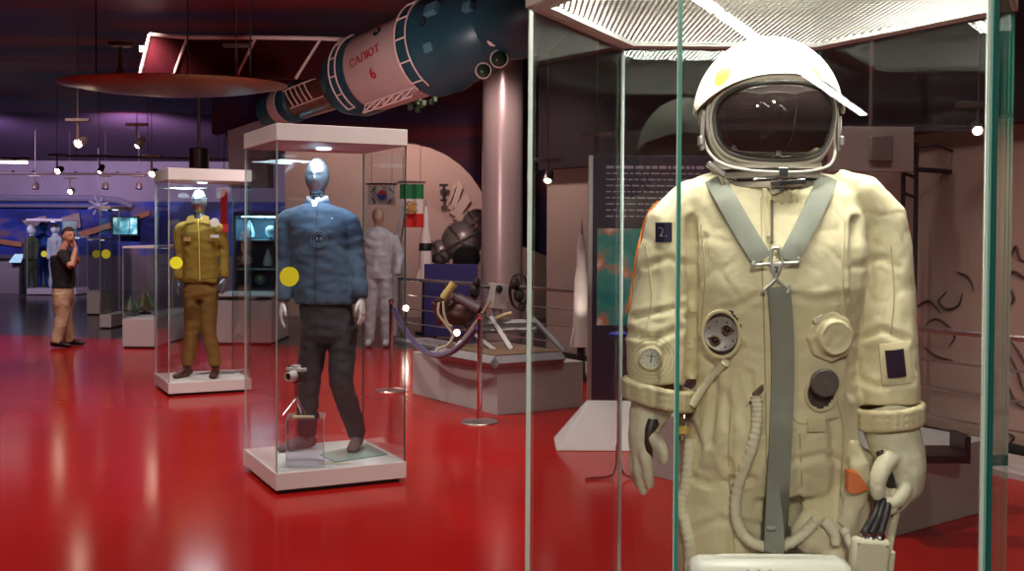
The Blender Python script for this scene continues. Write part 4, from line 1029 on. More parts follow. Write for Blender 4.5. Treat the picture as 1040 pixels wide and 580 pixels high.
# chest connector plate
pc_, pn = hit(734, 339, .004); pn = (pn + V((-.2, -1.2, 0))).normalized()
mb = MB(); mb.lathe([(.047, -.02), (.047, 0), (.043, .002)], pc_, pn, 36)
pl = put(MB().lathe([(.001, -.03), (.034, -.03), (.037, .004), (.035, .008), (.032, .006), (.001, .006)], pc_, pn, 40), 'connector_plate', PLATE, su)
ux = V((1, 0, 0)); ux = (ux - pn * ux.dot(pn)).normalized(); uz = pn.cross(ux); uz = uz if uz.z > 0 else -uz
put(MB().tube([pc_ + ux * .040 * math.cos(t_) + uz * .049 * math.sin(t_) + pn * .004 for t_ in [2 * PI * k / 40 for k in range(40)]], .0045, 8, cyc=True), 'opening_rim', SUIT2, su)
for sx_, sz_ in ((-.012, -.013), (.014, .012)):
    c_ = pc_ + ux * sx_ + uz * sz_ + pn * .006; put(MB().lathe([(.011, 0), (.012, .006), (.009, .008), (.0075, .003)], c_, pn, 24), 'port', mat('brass_port', (.28, .24, .14), .3, .8), pl)
    put(MB().lathe([(.001, .002), (.0068, .003), (.004, .006), (.001, .007)], c_, pn, 16), 'port_core', BLACK, pl)
mb = MB()
for a in range(0, 360, 45): mb.ball(pc_ + ux * .028 * math.cos(math.radians(a + 20)) + uz * .028 * math.sin(math.radians(a + 20)) + pn * .006, .0022, 8)
for s_ in (-1, 1): mb.tube([pc_ + ux * (s_ * .006 - .004) + uz * .006 * s_ + pn * .008, pc_ + ux * (s_ * .006 + .004) + uz * (.006 * s_ - .008) + pn * .008], .0022, 6)
put(mb, 'screw_heads', DARKM, pl)
# covered connector on the other side
pc_, pn = hit(843, 342, .001); pn = (pn + V((.1, -1.2, 0))).normalized(); ux = V((1, 0, 0)); ux = (ux - pn * ux.dot(pn)).normalized(); uz = pn.cross(ux); uz = uz if uz.z > 0 else -uz
pat = put(fused(MB().lathe([(.001, -.02), (.056, -.02), (.055, .004), (.050, .009), (.045, .006), (.041, .006), (.039, .016), (.034, .020), (.001, .017)], pc_, pn, 8), .004, 3, lambda p, n_: noise.noise(p * 60) * .0022), 'cover_patch', SUIT2, su, angle=60)
put(fused(MB().lathe([(.001, -.01), (.037, .0), (.038, .018), (.034, .026), (.029, .023), (.001, .021)], pc_ - ux * -.002, pn, 30), .003, 2, lambda p, n_: noise.noise(p * 70) * .0015), 'cover_cap', SUIT, pat, angle=60)
put(MB().box(hit(829, 323, .012)[0], (.022, .005, .010), rot=Matrix.Rotation(-.5, 3, 'Y')), 'pull_tab', HOSE, pat)
# black valve knob and its rim
pc_, pn = hit(833, 387, .004); pn = (pn * .4 + V((.05, -1, .05))).normalized()
KN = mat('grey_valve', (.10, .092, .085), .45)
kb = put(MB().lathe([(.020, -.03), (.022, .012), (.028, .014), (.029, .026), (.026, .029), (.001, .029)], pc_, pn, 40), 'valve_knob', KN, su)
put(MB().lathe([(.003, 0), (.003, .003)], pc_ + pn * .028, pn, 8), 'valve_screw', mat('brass_screw', (.6, .42, .12), .3, .8), kb)
put(MB().tube([hit(833 + 15 * math.cos(t_), 400 + 17 * math.sin(t_), .003)[0] for t_ in [2 * PI * k / 30 for k in range(30)]], .004, 8, cyc=True), 'opening_rim', SUIT2, su)
# hoses
def hose(pts_, r, name, off=.014, ribs=True, m=HOSE, n=10, dy=None):
    P = bez([(a, b_, 0) for a, b_ in pts_], n); ys = [hit(p.x, p.y, off)[0].y for p in P]
    m0 = min(ys) + .02; ys = [min(y_, m0 + .03) for y_ in ys]
    for _ in range(60): ys = [ys[0]] + [(ys[i - 1] + ys[i] + ys[i + 1]) / 3 for i in range(1, len(ys) - 1)] + [ys[-1]]
    W = [at(p.x, p.y, y_ - .004) for p, y_ in zip(P, ys)]; rr = [r * (1 + (.11 * math.cos(i * 2.1) if ribs else 0) + .05 * noise.noise(V((i * .4, 0, 0)))) for i in range(len(W))]
    return put(MB().tube(W, rr, 14), name, m, su, angle=70), W
hose([(768, 402), (769, 418), (768, 436), (763, 458), (752, 486), (747, 510), (750, 534), (764, 551), (788, 556), (808, 548), (822, 536), (830, 527)], .0118, 'loop_hose')
hose([(737, 368), (722, 384), (710, 400), (703, 412)], .0085, 'side_hose')
hose([(701, 446), (699, 470), (697, 492), (692, 512), (697, 536), (701, 560), (700, 600)], .0125, 'side_hose')
mb = MB(); W = [hit(702, 404, .016)[0], hit(701, 450, .016)[0]]; d_ = (W[1] - W[0]); L_ = d_.length; d_.normalize()
mb.lathe([(.010, 0), (.011, .02 * 1), (.012, .022), (.013, .035), (.010, .037), (.013, .042), (.014, .060), (.012, .062), (.013, .070), (.010, .085), (.011, L_)], W[0], d_, 24)
put(mb, 'hose_coupling', CHROME, su)
put(MB().lathe([(.0125, .0), (.0135, .003), (.0135, .016), (.0125, .018)], W[0] + d_ * .004, d_, 20), 'tape_band', mat('ochre_tape', (.62, .42, .10), .5), su)
put(MB().lathe([(.0125, .0), (.0130, .003), (.0130, .016), (.0125, .018)], W[0] + d_ * .074, d_, 20), 'tape_band', mat('ochre_tape_b', (.62, .42, .10), .5), su)
# slit where the loop hose leaves the suit
put(ribbon([(762, 410), (768, 399), (774, 392)], 8, .002, .004), 'hose_slit', mat('slit_shade', (.14, .10, .07), .8), su)  # dark ribbon, the slit's inner shade put into its colour
put(along([(758, 412), (764, 400), (773, 390), (777, 393), (774, 408)], .003, .005), 'slit_rim', SUIT2, su)
# lower pouch and flaps
c_, _ = hit(824, 535, .0)
mb = MB(); mb.ball(c_ + V((0, -.005, -.01)), (.048, .022, .050), 24); put(fused(mb, .005, 4, lambda p, n_: noise.noise(p * 34) * .006), 'hose_pouch', SUIT, su, angle=60)
mb = MB(); W = [hit(x, y, .02)[0] for x, y in ((838, 526), (843, 538), (842, 552))]; mb.tube(W, [.012, .014, .010], 12); put(fused(mb, .004, 2, lambda p, n_: noise.noise(p * 70) * .003), 'pouch_tie', HOSE, su, angle=60)
put(ribbon([(820, 432), (838, 432)], 13, .002, .005), 'small_flap', SUIT2, su)
# side pocket with an orange pull
W = [sp_(866, 448, -.13), sp_(872, 470, -.14), sp_(868, 500, -.14), sp_(862, 530, -.13), sp_(864, 548, -.12)]
put(fused(MB().tube(W, [(.012, .016), (.022, .024), (.026, .026), (.024, .024), (.010, .012)], 16, side=(1, 0, 0)), .005, 3, lambda p, n_: noise.noise(p * 40) * .007), 'thigh_pocket', SUIT, su, angle=60)
a_ = [sp_(861, 478, -.175), sp_(872, 481, -.18), sp_(884, 498, -.175), sp_(868, 503, -.185), sp_(860, 500, -.175)]
put(MB().slab(a_, (0, .02, .003)), 'orange_pull', mat('orange_fabric', (.70, .15, .015), .6), su, bevel=.003)
W = [sp_(858, 538, -.17), sp_(864, 556, -.18)]
mb = MB(); mb.lathe([(.011, -.004), (.011, .006), (.007, .010), (.007, .03), (.005, .032), (.005, .055), (.001, .056)], W[0], W[1] - W[0], 18); put(mb, 'hose_plug', HOSE, su)
# seams
SEAM = mat('stitched_seam', (.55, .46, .27), .8)
for pts_ in ([(773, 200), (774, 260), (776, 330), (778, 420), (778, 470)], [(798, 440), (800, 500)], [(712, 228), (716, 280), (712, 330)], [(858, 225), (856, 280), (860, 320)],
             [(848, 400), (856, 440), (852, 520)], [(742, 420), (740, 470), (746, 560)], [(800, 410), (812, 430), (852, 424)], [(812, 440), (816, 520)], [(656, 250), (662, 300), (656, 335)], [(905, 250), (908, 300), (905, 340)]):
    put(along(pts_, .0016, .0008), 'seam', SEAM, su)
# knitted cuffs
for (cx_, cy_, hw, dy, sl) in ((668, 400, 32, -.048, .20), (901, 421, 32, -.048, -.12)):
    mb = MB()
    for k in range(3):
        c_ = sp_(cx_, cy_ - 7 + k * 7, dy)
        mb.tube([c_ + V((math.cos(t_) * hw * kk, math.sin(t_) * .080, -sl * math.cos(t_) * hw * kk)) for t_ in [2 * PI * j / 36 for j in range(36)]], .0095, 8, cyc=True)
    put(fused(mb, .005, 2, lambda p, n_: .0012 * math.sin((p.x + p.y) * 500)), 'cuff', SUIT2, su, angle=60)
# sleeve gauge
pc_, pn = hit(661, 364, .002); pn = (pn + V((-.1, -.6, 0))).normalized()
ux = V((1, 0, 0)); ux = (ux - pn * ux.dot(pn)).normalized(); uz = pn.cross(ux); uz = uz if uz.z > 0 else -uz
gg = put(MB().lathe([(.026, -.01), (.027, .006), (.022, .009), (.0205, .004), (.0205, -.004)], pc_, pn, 36), 'gauge_ring', SUIT2, su)
put(MB().lathe([(.0205, -.002), (.0205, .003), (.001, .0035)], pc_, pn, 32), 'gauge_dial', mat('gauge_white', (.78, .76, .70), .3), gg)
mb = MB(); mb.tube([pc_ + pn * .0045 - uz * .010, pc_ + pn * .0045 + uz * .012 + ux * .003], .0011, 5); mb.tube([pc_ + pn * .0045 - ux * .010 + uz * .006, pc_ + pn * .0045 + ux * .011 + uz * .004], .0007, 5)
for a in range(0, 360, 30): mb.tube([pc_ + pn * .0042 + (ux * math.cos(math.radians(a)) + uz * math.sin(math.radians(a))) * r for r in (.015, .0185)], .0006, 4)
put(mb, 'gauge_hand', BLACK, gg)
for r in (16, 20, 24): put(MB().tube([hit(661 + r * math.cos(t_), 365 + r * math.sin(t_), .001)[0] for t_ in [2 * PI * k / 28 for k in range(28)] if 661 + r * math.cos(t_) > 640], .0007, 5), 'quilted_ring', SEAM, su)
# sleeve patches
PATCH = mat('dark_blue_patch', (.018, .014, .045), .35)
put(ribbon([(674, 226), (674, 246)], 17, .0015, .004, 1), 'shoulder_patch', PATCH, su)
mb = MB()
for a, b_ in (((670, 232), (676, 232)), ((676, 232), (671, 240)), ((671, 240), (677, 240)), ((677, 229), (673, 235))): mb.tube([hit(*a, .008)[0], hit(*b_, .008)[0]], .0009, 5)
put(mb, 'patch_mark', mat('pale_ink', (.45, .42, .5), .6), su)
put(ribbon([(907, 348), (911, 390)], 30, .003, .004, 1), 'mirror_frame', SUIT2, su)
put(ribbon([(908, 355), (911, 383)], 19, .0018, .0085, 1), 'mirror_patch', mat('dark_mirror', (.03, .022, .045), .12), su)
# orange piping on the outside of both sleeves
for pts_ in ([(866, 186), (886, 197), (902, 222), (913, 262), (918, 300), (922, 350)], [(688, 206), (664, 222), (652, 246), (645, 290), (642, 320)]):
    sd = 1 if pts_[0][0] > 785 else -1; W = []
    for k in range(24):
        py = 196 + (350 - 196) * k / 23 if sd > 0 else 204 + (318 - 204) * k / 23
        for st in range(140):
            px = 785 + sd * (160 - st); d_ = ray(px, py).normalized(); h_ = BV.ray_cast(CAM, d_)
            if h_[0] is not None and h_[0].y < 2.75: W.append(h_[0] + V((sd * .003, .01, .0))); break
    for _ in range(3): W = [W[0]] + [(W[i - 1] + W[i] * 2 + W[i + 1]) / 4 for i in range(1, len(W) - 1)] + [W[-1]]
    put(MB().tube(W, .0024, 6), 'orange_piping', PIPE_O, su)

# gloves
def glove(rows, wrist, dn, fd, s_, curl, side, thumb, name='glove', gl=1.42, dark=()):
    mb = MB(); mb.tube([sp_(a, b_, d_) for a, b_, r1, r2, d_ in rows], [(r1 * kk, r2) for a, b_, r1, r2, d_ in rows], 22, side=(1, 0, 0))
    w_ = sp_(*wrist); hand_loft(mb, w_, dn, fd, s_, curl, side, thumb, glove=gl)
    g_ = fused(mb, .0042, 3, lambda p, n_: noise.noise(p * 30) * .003 - max(0, 1 - abs(noise.noise(p * 24)) * 6) ** 2 * .0015)
    d0 = V(dn).normalized(); f0 = V(fd); f0 = (f0 - d0 * f0.dot(d0)).normalized(); i0 = d0.cross(f0) * side
    def pal(c_):
        x, y = topx(c_)
        if c_.y < w_.y + .01:
            for a_, b2, r_ in dark:
                if segd(x, y, a_, b2) < r_: return 1
        q = c_ - w_; a, b_, c2_ = q.dot(d0) / s_, q.dot(f0) / s_, q.dot(i0) / s_
        if -.02 < a < .135 and abs(b_) < .034 and c2_ > .008 and not (b_ > .02 and a > .05) : return 1
    put(color_faces(g_, pal), name, [GLOVE, RUBBER], su, angle=60)
def pxglove(tubes, dark, name='glove'):
    mb = MB()
    for rows in tubes: mb.tube(bez([sp_(a, b_, d_) for a, b_, r1, r2, d_ in rows], 3), [((rows[min(i // 3, len(rows) - 1)][2] * (1 - (i % 3) / 3) + rows[min(i // 3 + 1, len(rows) - 1)][2] * ((i % 3) / 3)) * kk, rows[min(i // 3, len(rows) - 1)][3] * (1 - (i % 3) / 3) + rows[min(i // 3 + 1, len(rows) - 1)][3] * ((i % 3) / 3)) for i in range(3 * (len(rows) - 1) + 1)], 18, side=(1, 0, 0))
    g_ = fused(mb, .0038, 2, lambda p, n_: noise.noise(p * 34) * .0022 - max(0, 1 - abs(noise.noise(p * 24)) * 6) ** 2 * .0012)
    def f(c_):
        x, y = topx(c_)
        for a_, b2, r_, ymax in dark:
            if segd(x, y, a_, b2) < r_ and c_.y > YS + ymax: return 1
    put(color_faces(g_, f), name, [GLOVE, RUBBER], su, angle=60)
# hand hanging at the left: back of the hand, four fingers and a separate thumb
pxglove([[(668, 394, 24, .060, -.048), (663, 410, 22, .052, -.05), (657, 426, 18.5, .044, -.055), (653, 442, 15, .040, -.06), (651, 458, 11, .034, -.06), (652, 466, 8, .026, -.06)],
         [(654, 452, 6.2, .014, -.088), (656, 466, 6.2, .0135, -.095), (658, 480, 6.0, .013, -.09), (659.5, 492, 5.0, .011, -.08), (660, 496, 3, .007, -.078)],
         [(648, 456, 6.2, .014, -.068), (648, 472, 6.2, .014, -.072), (651, 486, 6.0, .013, -.068), (654, 498, 5.0, .011, -.06), (655, 502, 3, .007, -.058)],
         [(646, 454, 6, .013, -.040), (644, 468, 6, .013, -.040), (646, 482, 5.6, .012, -.034), (649, 493, 4.4, .010, -.026)],
         [(648, 452, 5.5, .012, -.014), (646, 464, 5.2, .012, -.012), (648, 476, 4.8, .011, -.006), (650, 484, 3.8, .009, 0)],
         [(657, 440, 7, .016, -.085), (665, 446, 7.2, .016, -.105), (670, 455, 7.0, .016, -.115), (673, 465, 6.2, .014, -.115), (674, 470, 4, .010, -.112)]],
        [((665, 430), (661, 437), 4.5, -.10), ((657, 441), (656, 447), 3.5, -.098), ((660, 452), (662, 466), 3.0, -.09)])
# hand closed on the black tubes at the right
pxglove([[(901, 418, 28, .060, -.048), (904, 432, 27, .056, -.06), (909, 448, 26, .054, -.07), (914, 464, 25, .052, -.08), (918, 480, 21, .050, -.085), (918, 494, 17, .044, -.088), (913, 506, 11, .034, -.09)],
         [(905, 462, 10, .018, -.115), (897, 474, 9.5, .019, -.135), (892, 486, 9, .018, -.145), (891, 498, 8, .016, -.150), (894, 506, 5.5, .011, -.150)],
         [(920, 494, 7, .015, -.120), (914, 506, 7, .015, -.140), (906, 511, 6.5, .014, -.150), (899, 508, 5, .011, -.150)],
         [(922, 498, 7, .015, -.095), (915, 511, 7, .015, -.110), (906, 516, 6.5, .014, -.120), (899, 513, 5, .011, -.125)],
         [(920, 500, 7, .014, -.065), (913, 513, 6.5, .014, -.075), (905, 518, 6, .013, -.085), (899, 515, 4.6, .010, -.09)],
         [(916, 500, 6, .013, -.035), (909, 512, 6, .013, -.045), (902, 516, 5.4, .012, -.055), (897, 513, 4, .009, -.06)]],
        [((895, 461), (902, 476), 3.6, -.13), ((902, 476), (906, 498), 3.2, -.146)])
put(MB().tube([sp_(663, 427, -.096), sp_(660, 437, -.103), sp_(658.5, 450, -.103), sp_(660, 466, -.094)], [(5.5 * kk, .010), (5 * kk, .010), (4 * kk, .010), (3 * kk, .006)], 12, side=(1, 0, 0)), 'palm_leather', RUBBER, su)
put(MB().tube([sp_(893, 458, -.112), sp_(899, 472, -.122), sp_(903, 486, -.126), (sp_(907, 502, -.124))], [(3.5 * kk, .010), (5 * kk, .010), (5 * kk, .010), (4 * kk, .008)], 12, side=(1, 0, 0)), 'palm_leather', RUBBER, su)
GR = mat('blue_grey_ring', (.20, .22, .22), .4, .6)
c_ = sp_(902, 429, -.05); put(MB().tube([c_ + V((math.cos(t_) * 27.5 * kk, math.sin(t_) * .066, .10 * math.cos(t_) * 27 * kk)) for t_ in [2 * PI * j / 36 for j in range(36)]], .0045, 8, cyc=True), 'wrist_ring', GR, su)
# black tubes, connector box and plug hanging from the right hand
yb = YS - .17
cbx = [sp_(867, 549, -.19), sp_(904, 552, -.19)]
mb = MB(); bc_ = at(883, 566, YS - .19)
rot = Matrix.Rotation(math.radians(5), 3, 'Y'); cb = put(MB().box(bc_, (.082, .030, .082), rot=rot), 'connector_box', mat('cream_plastic', (.80, .74, .56), .35), su, bevel=.010)
mb = MB()
for dx in (-.03, .03):
    for dz in (-.03, .03): mb.ball(bc_ + rot @ V((dx, -.0155, dz)), (.0028, .002, .0028), 8)
put(mb, 'box_screws', STEEL, cb)
for i, (x0, x1) in enumerate(((889, 877), (894, 885), (900, 894))):
    put(MB().tube(bez([at(x0 + 3, 508, yb + .02), at(x0, 522, yb), at(x1, 542, YS - .19)], 5), .0080, 12), 'black_tube', RUBBER, su)
    p0, p1 = at(x1, 541, YS - .19), at(x1 - 1, 552, YS - .19)
    put(MB().lathe([(.0095, 0), (.0095, .006), (.0080, .007), (.0095, .010), (.0095, .016), (.008, .017), (.0085, .028)], p0, p1 - p0, 18), 'tube_ferrule', CHROME, su)
put(MB().box(at(901, 569, YS - .185), (.026, .024, .045), rot=rot), 'small_plug', mat('cream_plastic_b', (.80, .74, .56), .35), su, bevel=.004)
put(MB().tube(bez([at(912, 510, YS - .10), at(908, 530, YS - .12), at(904, 548, YS - .16), at(902, 560, YS - .18)], 5), .009, 12), 'white_tube', HOSE, su)
W = [sp_(905, 500, -.12), sp_(900, 512, -.14), sp_(893, 522, -.15)]
put(fused(MB().tube(W, [(.020, .018), (.026, .022), (.016, .014)], 14, side=(1, 0, 0)), .004, 2, lambda p, n_: noise.noise(p * 60) * .005), 'frayed_sleeve', HOSE, su, angle=60)
# boots (below the picture's edge)
for x in (735, 834):
    c_ = sp_(x, 850); g0 = V((c_.x, YS, .142)); mb = MB()
    mb.tube([g0 + V((0, .02, .13)), g0 + V((0, .02, .20))], [.075, .082], 18)
    mb.tube([g0 + V((0, .09, .05)), g0 + V((0, .02, .075)), g0 + V((0, -.07, .07)), g0 + V((0, -.15, .05)), g0 + V((0, -.19, .04))], [(.05, .045), (.075, .055), (.062, .055), (.045, .052), (.028, .035)], 18, side=(0, 0, 1))
    ft = fused(mb, .009, 3); zz = min(p.z for p in ft.v); ft.v = [p + V((0, 0, .1415 - zz)) for p in ft.v]; put(ft, 'boot', GLOVE, su, angle=60)

# ------------------------------------------------------------ helmet
hcn = sp_(779, 117.5, -.02); hx = 62.0 * kk; hyr = .150; hz = .158
def ell(u, v, f_=1.0):    # u longitude from the front, v latitude
    return hcn + V((math.sin(u) * math.cos(v) * hx, -math.cos(u) * math.cos(v) * hyr, math.sin(v) * hz)) * f_
hl = put(MB().ball(hcn, (hx, hyr, hz), 48), 'helmet', HELM, su)
# chin and neck
nb = sp_(778, 178, -.01)
mb = MB(); cz_ = nb.z
mb.hring([(nb.x, nb.y, hcn.z - .085, .112, .112), (nb.x, nb.y, hcn.z - .105, .118, .124), (nb.x, nb.y, hcn.z - .122, .121, .133), (nb.x, nb.y, hcn.z - .126, .10, .11)], 44)
put(mb, 'chin_shell', mat('helmet_cream', (.72, .64, .55), .35, var=(8, .08)), su)
mb = MB(); mb.hring([(nb.x, nb.y, hcn.z - .129, .113, .122), (nb.x, nb.y, hcn.z - .139, .119, .128), (nb.x, nb.y, hcn.z - .162, .119, .128), (nb.x, nb.y, hcn.z - .168, .112, .121), (nb.x, nb.y, hcn.z - .182, .104, .113)], 48)
nr = put(mb, 'neck_ring', NECKR, su)
mb = MB(); mb.hring([(nb.x, nb.y, hcn.z - .142, .1215, .1305), (nb.x, nb.y, hcn.z - .146, .1225, .1315), (nb.x, nb.y, hcn.z - .150, .1215, .1305)], 48); put(mb, 'neck_ring_bead', CHROME, nr)
# visor: rounded rectangle wrapped on the shell
def vis(tx, tz, f_):     # tx,tz in -1..1
    u = tx * math.radians(66); v = math.radians(-10.5) + tz * math.radians(28.5 + (2 * (1 - abs(tx)) if tz > 0 else 1.5 * (1 - abs(tx))))
    return ell(u, v, f_)
def sq(a, pw=2.9):
    return (math.copysign(abs(math.cos(a)) ** (2 / pw), math.cos(a)), math.copysign(abs(math.sin(a)) ** (2 / pw), math.sin(a)))
NB = 72; mb = MB(); rs = []
for k, (s_, f_) in enumerate([(1.0, 1.0), (.97, 1.03), (.9, 1.035), (.75, 1.042), (.55, 1.048), (.35, 1.052), (.15, 1.054), (.02, 1.055)]):
    rs.append([vis(sq(2 * PI * j / NB)[0] * s_, sq(2 * PI * j / NB)[1] * s_, f_) for j in range(NB)])
mb.rings(rs, True); put(mb, 'visor', VISOR, su, angle=60)
def loop(s_, f_, r, name, m, sz=1.0):
    put(MB().tube([vis(sq(2 * PI * j / NB)[0] * s_, sq(2 * PI * j / NB)[1] * s_ * sz, f_) for j in range(NB)], r, 10, cyc=True), name, m, su)
loop(1.0, 1.035, .0050, 'visor_gasket', mat('gasket_grey', (.12, .11, .10), .5)); loop(1.05, 1.035, .0070, 'visor_rim', mat('rim_cream', (.75, .68, .58), .3), 1.05)
loop(1.15, 1.03, .0070, 'outer_rim', HELM, 1.16)
# sun hood
def hood(u, v, f_):   # u across (-1..1), v angle from front over the top to the back (deg)
    a = u * math.radians(84); vv = math.radians(v)
    return hcn + V((math.sin(a) * (hx + .012), -math.cos(a) * math.cos(vv) * hyr * 1.0, math.cos(a) * math.sin(vv) * hz * 1.0 + .0)) * f_
NU, NV = 100, 90; mb = MB(); vsO = []; vsI = []
for i in range(NU + 1):
    u = -1 + 2 * i / NU; v0 = 24 - 16 * abs(u) ** 3.0; v1 = 165
    for j in range(NV + 1):
        v = v0 + (v1 - v0) * j / NV; fl = .030 * math.exp(-(j / NV / .035) ** 2)
        p = hood(u, v, 1.09 + fl); vsO.append(p); vsI.append(hood(u, v, 1.065 + fl))
W_ = NV + 1; fsO = []; 
for i in range(NU):
    for j in range(NV):
        a, b_, c_, d_ = i * W_ + j, (i + 1) * W_ + j, (i + 1) * W_ + j + 1, i * W_ + j + 1; fsO.append((a, b_, c_, d_))
nO = len(vsO); mb.add(vsO + vsI, fsO + [tuple(x + nO for x in f[::-1]) for f in fsO])
border = [i * W_ for i in range(NU + 1)] + [NU * W_ + j for j in range(1, NV + 1)] + [i * W_ + NV for i in range(NU - 1, -1, -1)] + [j for j in range(NV - 1, 0, -1)]
mb.f += [(border[k], border[(k + 1) % len(border)], border[(k + 1) % len(border)] + nO, border[k] + nO) for k in range(len(border))]; mb.m += [0] * len(border)
def gold(c_):
    x, y = topx(c_)
    if c_.y < hcn.y + .02:
        dx = abs(x - 780)
        if ((dx - 46) / 8.5) ** 2 + ((y - 76 + (dx - 46) * -.9 * 0 - (dx - 46) * .8) / 10) ** 2 < 1: return 1
hd = put(color_faces(mb, gold), 'sun_hood', [HELM, GOLD], su, angle=60)
# pivots, brackets and the wire guard
for sd in (-1, 1):
    pv = hcn + V((sd * (hx + .006), -.01, -.004))
    put(MB().lathe([(.024, -.006), (.024, .006), (.017, .010), (.001, .011)], pv, (sd, 0, 0), 24), 'hood_pivot', mat('cream_bracket', (.62, .58, .50), .4, .2), su)
    mb = MB(); mb.box(pv + V((sd * .006, -.022, -.038)), (.008, .016, .075)); mb.box(pv + V((sd * .010, -.026, -.055)), (.010, .026, .020)); mb.tube([pv + V((sd * .009, -.03, .0)), pv + V((sd * .009, -.03, -.07))], .0028, 6)
    put(mb, 'side_bracket', STEEL, su, bevel=.002)
gpts = []
for a_, z_ in ((-88, -.010), (-80, -.055), (-66, -.092), (-48, -.116), (-25, -.129), (0, -.133), (25, -.129), (48, -.116), (66, -.092), (80, -.055), (88, -.010)):
    a = math.radians(a_); gpts.append(V((nb.x + math.sin(a) * .146, nb.y - math.cos(a) * .154, hcn.z + z_)))
put(MB().tube(bez(gpts, 5), .0034, 8), 'wire_guard', mat('cream_wire', (.78, .74, .66), .3), su)
q = V((nb.x, nb.y - .150, hcn.z - .134)); mb = MB(); mb.box(q, (.018, .022, .022)); mb.box(q + V((0, .012, -.026)), (.014, .018, .020)); put(mb, 'front_clip', CHROME, su, bevel=.002)
q = at(800, 186, YS - .150); rot = Matrix.Rotation(-.10, 3, 'Y'); put(MB().box(q, (.072, .016, .013), rot=rot), 'latch_bar', CHROME, su, bevel=.002)
put(MB().box(q + V((-.004, -.009, .0)), (.03, .004, .006), rot=rot), 'latch_slot', BLACK, su)
q = at(727, 172, YS - .10); put(MB().box(q, (.045, .02, .012), rot=Matrix.Rotation(.6, 3, 'Y')), 'strap_buckle', STEEL, su, bevel=.002)
put(MB().tube(bez([q, q + V((.012, -.005, -.025)), q + V((.014, -.004, -.05))], 4), .0025, 6), 'cord', SUIT2, su)
mb = MB()
for k in range(5): mb.ball(V((nb.x + math.sin(math.radians(-50 + 25 * k)) * .1235, nb.y - math.cos(math.radians(-50 + 25 * k)) * .132, hcn.z - .150)), .003, 8)
put(mb, 'neck_rivets', CHROME, nr)

# ------------------------------------------------------------ ventilation unit in front of the suit
wy = 2.16; a_, b_ = at(702, 570.5, wy), at(868, 570.5, wy); zt_ = a_.z; cxv = (a_.x + b_.x) / 2
vu = thing('ventilation_unit', 'white plastic equipment box standing in front of the suit legs', 'equipment box', (cxv, wy + .02, .142))
UN = mat('unit_white_plastic', (.80, .78, .70), .35)
put(MB().box((cxv, wy + .03, zt_ - .13), (b_.x - a_.x, .09, .26)), 'body', UN, vu, bevel=.025)
mb = MB()
for k in range(3): mb.ball(V((cxv - .022 + k * .022 - .03, wy - .012, zt_ - .010)) + V((0, 0, -.004)), (.003, .004, .003), 8)
mb.box((cxv, wy - .014, zt_ - .13), (.2, .006, .16)); put(mb, 'front_panel', mat('unit_grey', (.35, .35, .33), .5), vu)
put(MB().tube(bez([(a_.x + .06, wy + .03, zt_ - .004), (a_.x + .07, wy + .03, zt_ + .001), (b_.x - .07, wy + .03, zt_ + .001), (b_.x - .06, wy + .03, zt_ - .004)], 5), .006, 8), 'handle', UN, vu)
mb = MB(); mb.box((cxv, wy + .03, (zt_ - .26 + .155) / 2), (.05, .05, zt_ - .26 - .155)); mb.box((cxv, wy + .03, .149), (.24, .12, .014)); put(mb, 'stand', STEEL, vu, bevel=.003)

# ------------------------------------------------------------ fluorescent rows behind the visitor's viewpoint (first row mirrored in the front pane, second added for light)
FL = emis('fluorescent_tube', (1, .97, .93), 26)
A_, B_ = V((1.98, -7.9, 4.1)), V((8.07, -20.7, 4.1)); d_ = (B_ - A_)
def fluoro(p0, p1, label):
    ln = (p1 - p0).length; c_ = (p0 + p1) / 2; ang = math.atan2((p1 - p0).y, (p1 - p0).x)
    t = thing('fluorescent_lamp', label, 'ceiling lamp', (c_.x, c_.y, 4.19), 'fluorescent row behind the viewpoint')
    put(MB().box((c_.x, c_.y, 4.165), (ln, .22, .05), ang), 'housing', LAMPM, t); put(MB().box((c_.x, c_.y, 4.125), (ln * .98, .15, .03), ang), 'diffuser', FL, t)
for k in range(6): fluoro(A_ + d_ * (k / 6 - .10), A_ + d_ * ((k + .94) / 6 - .10), 'added unseen ceiling lamp behind the viewpoint for light and highlights')
for k in range(5):  # added row, out of view, for extra light and reflected highlights
    o_ = V((-3.4, -4 - k * 1.5, 4.1)); fluoro(o_, o_ + V((.5, -1.3, 0)), 'added unseen ceiling lamp behind the viewpoint for light and highlights')

# ------------------------------------------------------------ information board
Yb2 = 8.25
bl = thing('information_board', 'dark standing information board on a white sloped foot, behind the large case', 'information board', (at(650, 440, Yb2).x, Yb2, 0))
x0 = at(601, 300, Yb2).x; x1 = at(722, 300, Yb2).x; zt_ = at(601, 158, Yb2).z; bh = .34
put(MB().box(((x0 + x1) / 2, Yb2, (zt_ + bh) / 2), (x1 - x0, .06, zt_ - bh)), 'panel', mat('dark_violet_board', (.045, .030, .055), .3), bl, bevel=.004)
mb = MB(); xm = (x0 + x1) / 2
mb.add([(x0 - .27, Yb2 - .25, .002), (x1 + .27, Yb2 - .25, .002), (x1 + .27, Yb2 + .25, .002), (x0 - .27, Yb2 + .25, .002), (x0 - .02, Yb2 - .05, bh), (x1 + .02, Yb2 - .05, bh), (x1 + .02, Yb2 + .05, bh), (x0 - .02, Yb2 + .05, bh)],
       [(0, 3, 2, 1), (4, 5, 6, 7), (0, 1, 5, 4), (1, 2, 6, 5), (2, 3, 7, 6), (3, 0, 4, 7)]); put(mb, 'foot', WHITE, bl, bevel=.004)
put(MB().box((x0 - .015, Yb2, (zt_ + bh) / 2), (.03, .07, zt_ - bh)), 'side_rail', STEEL, bl)
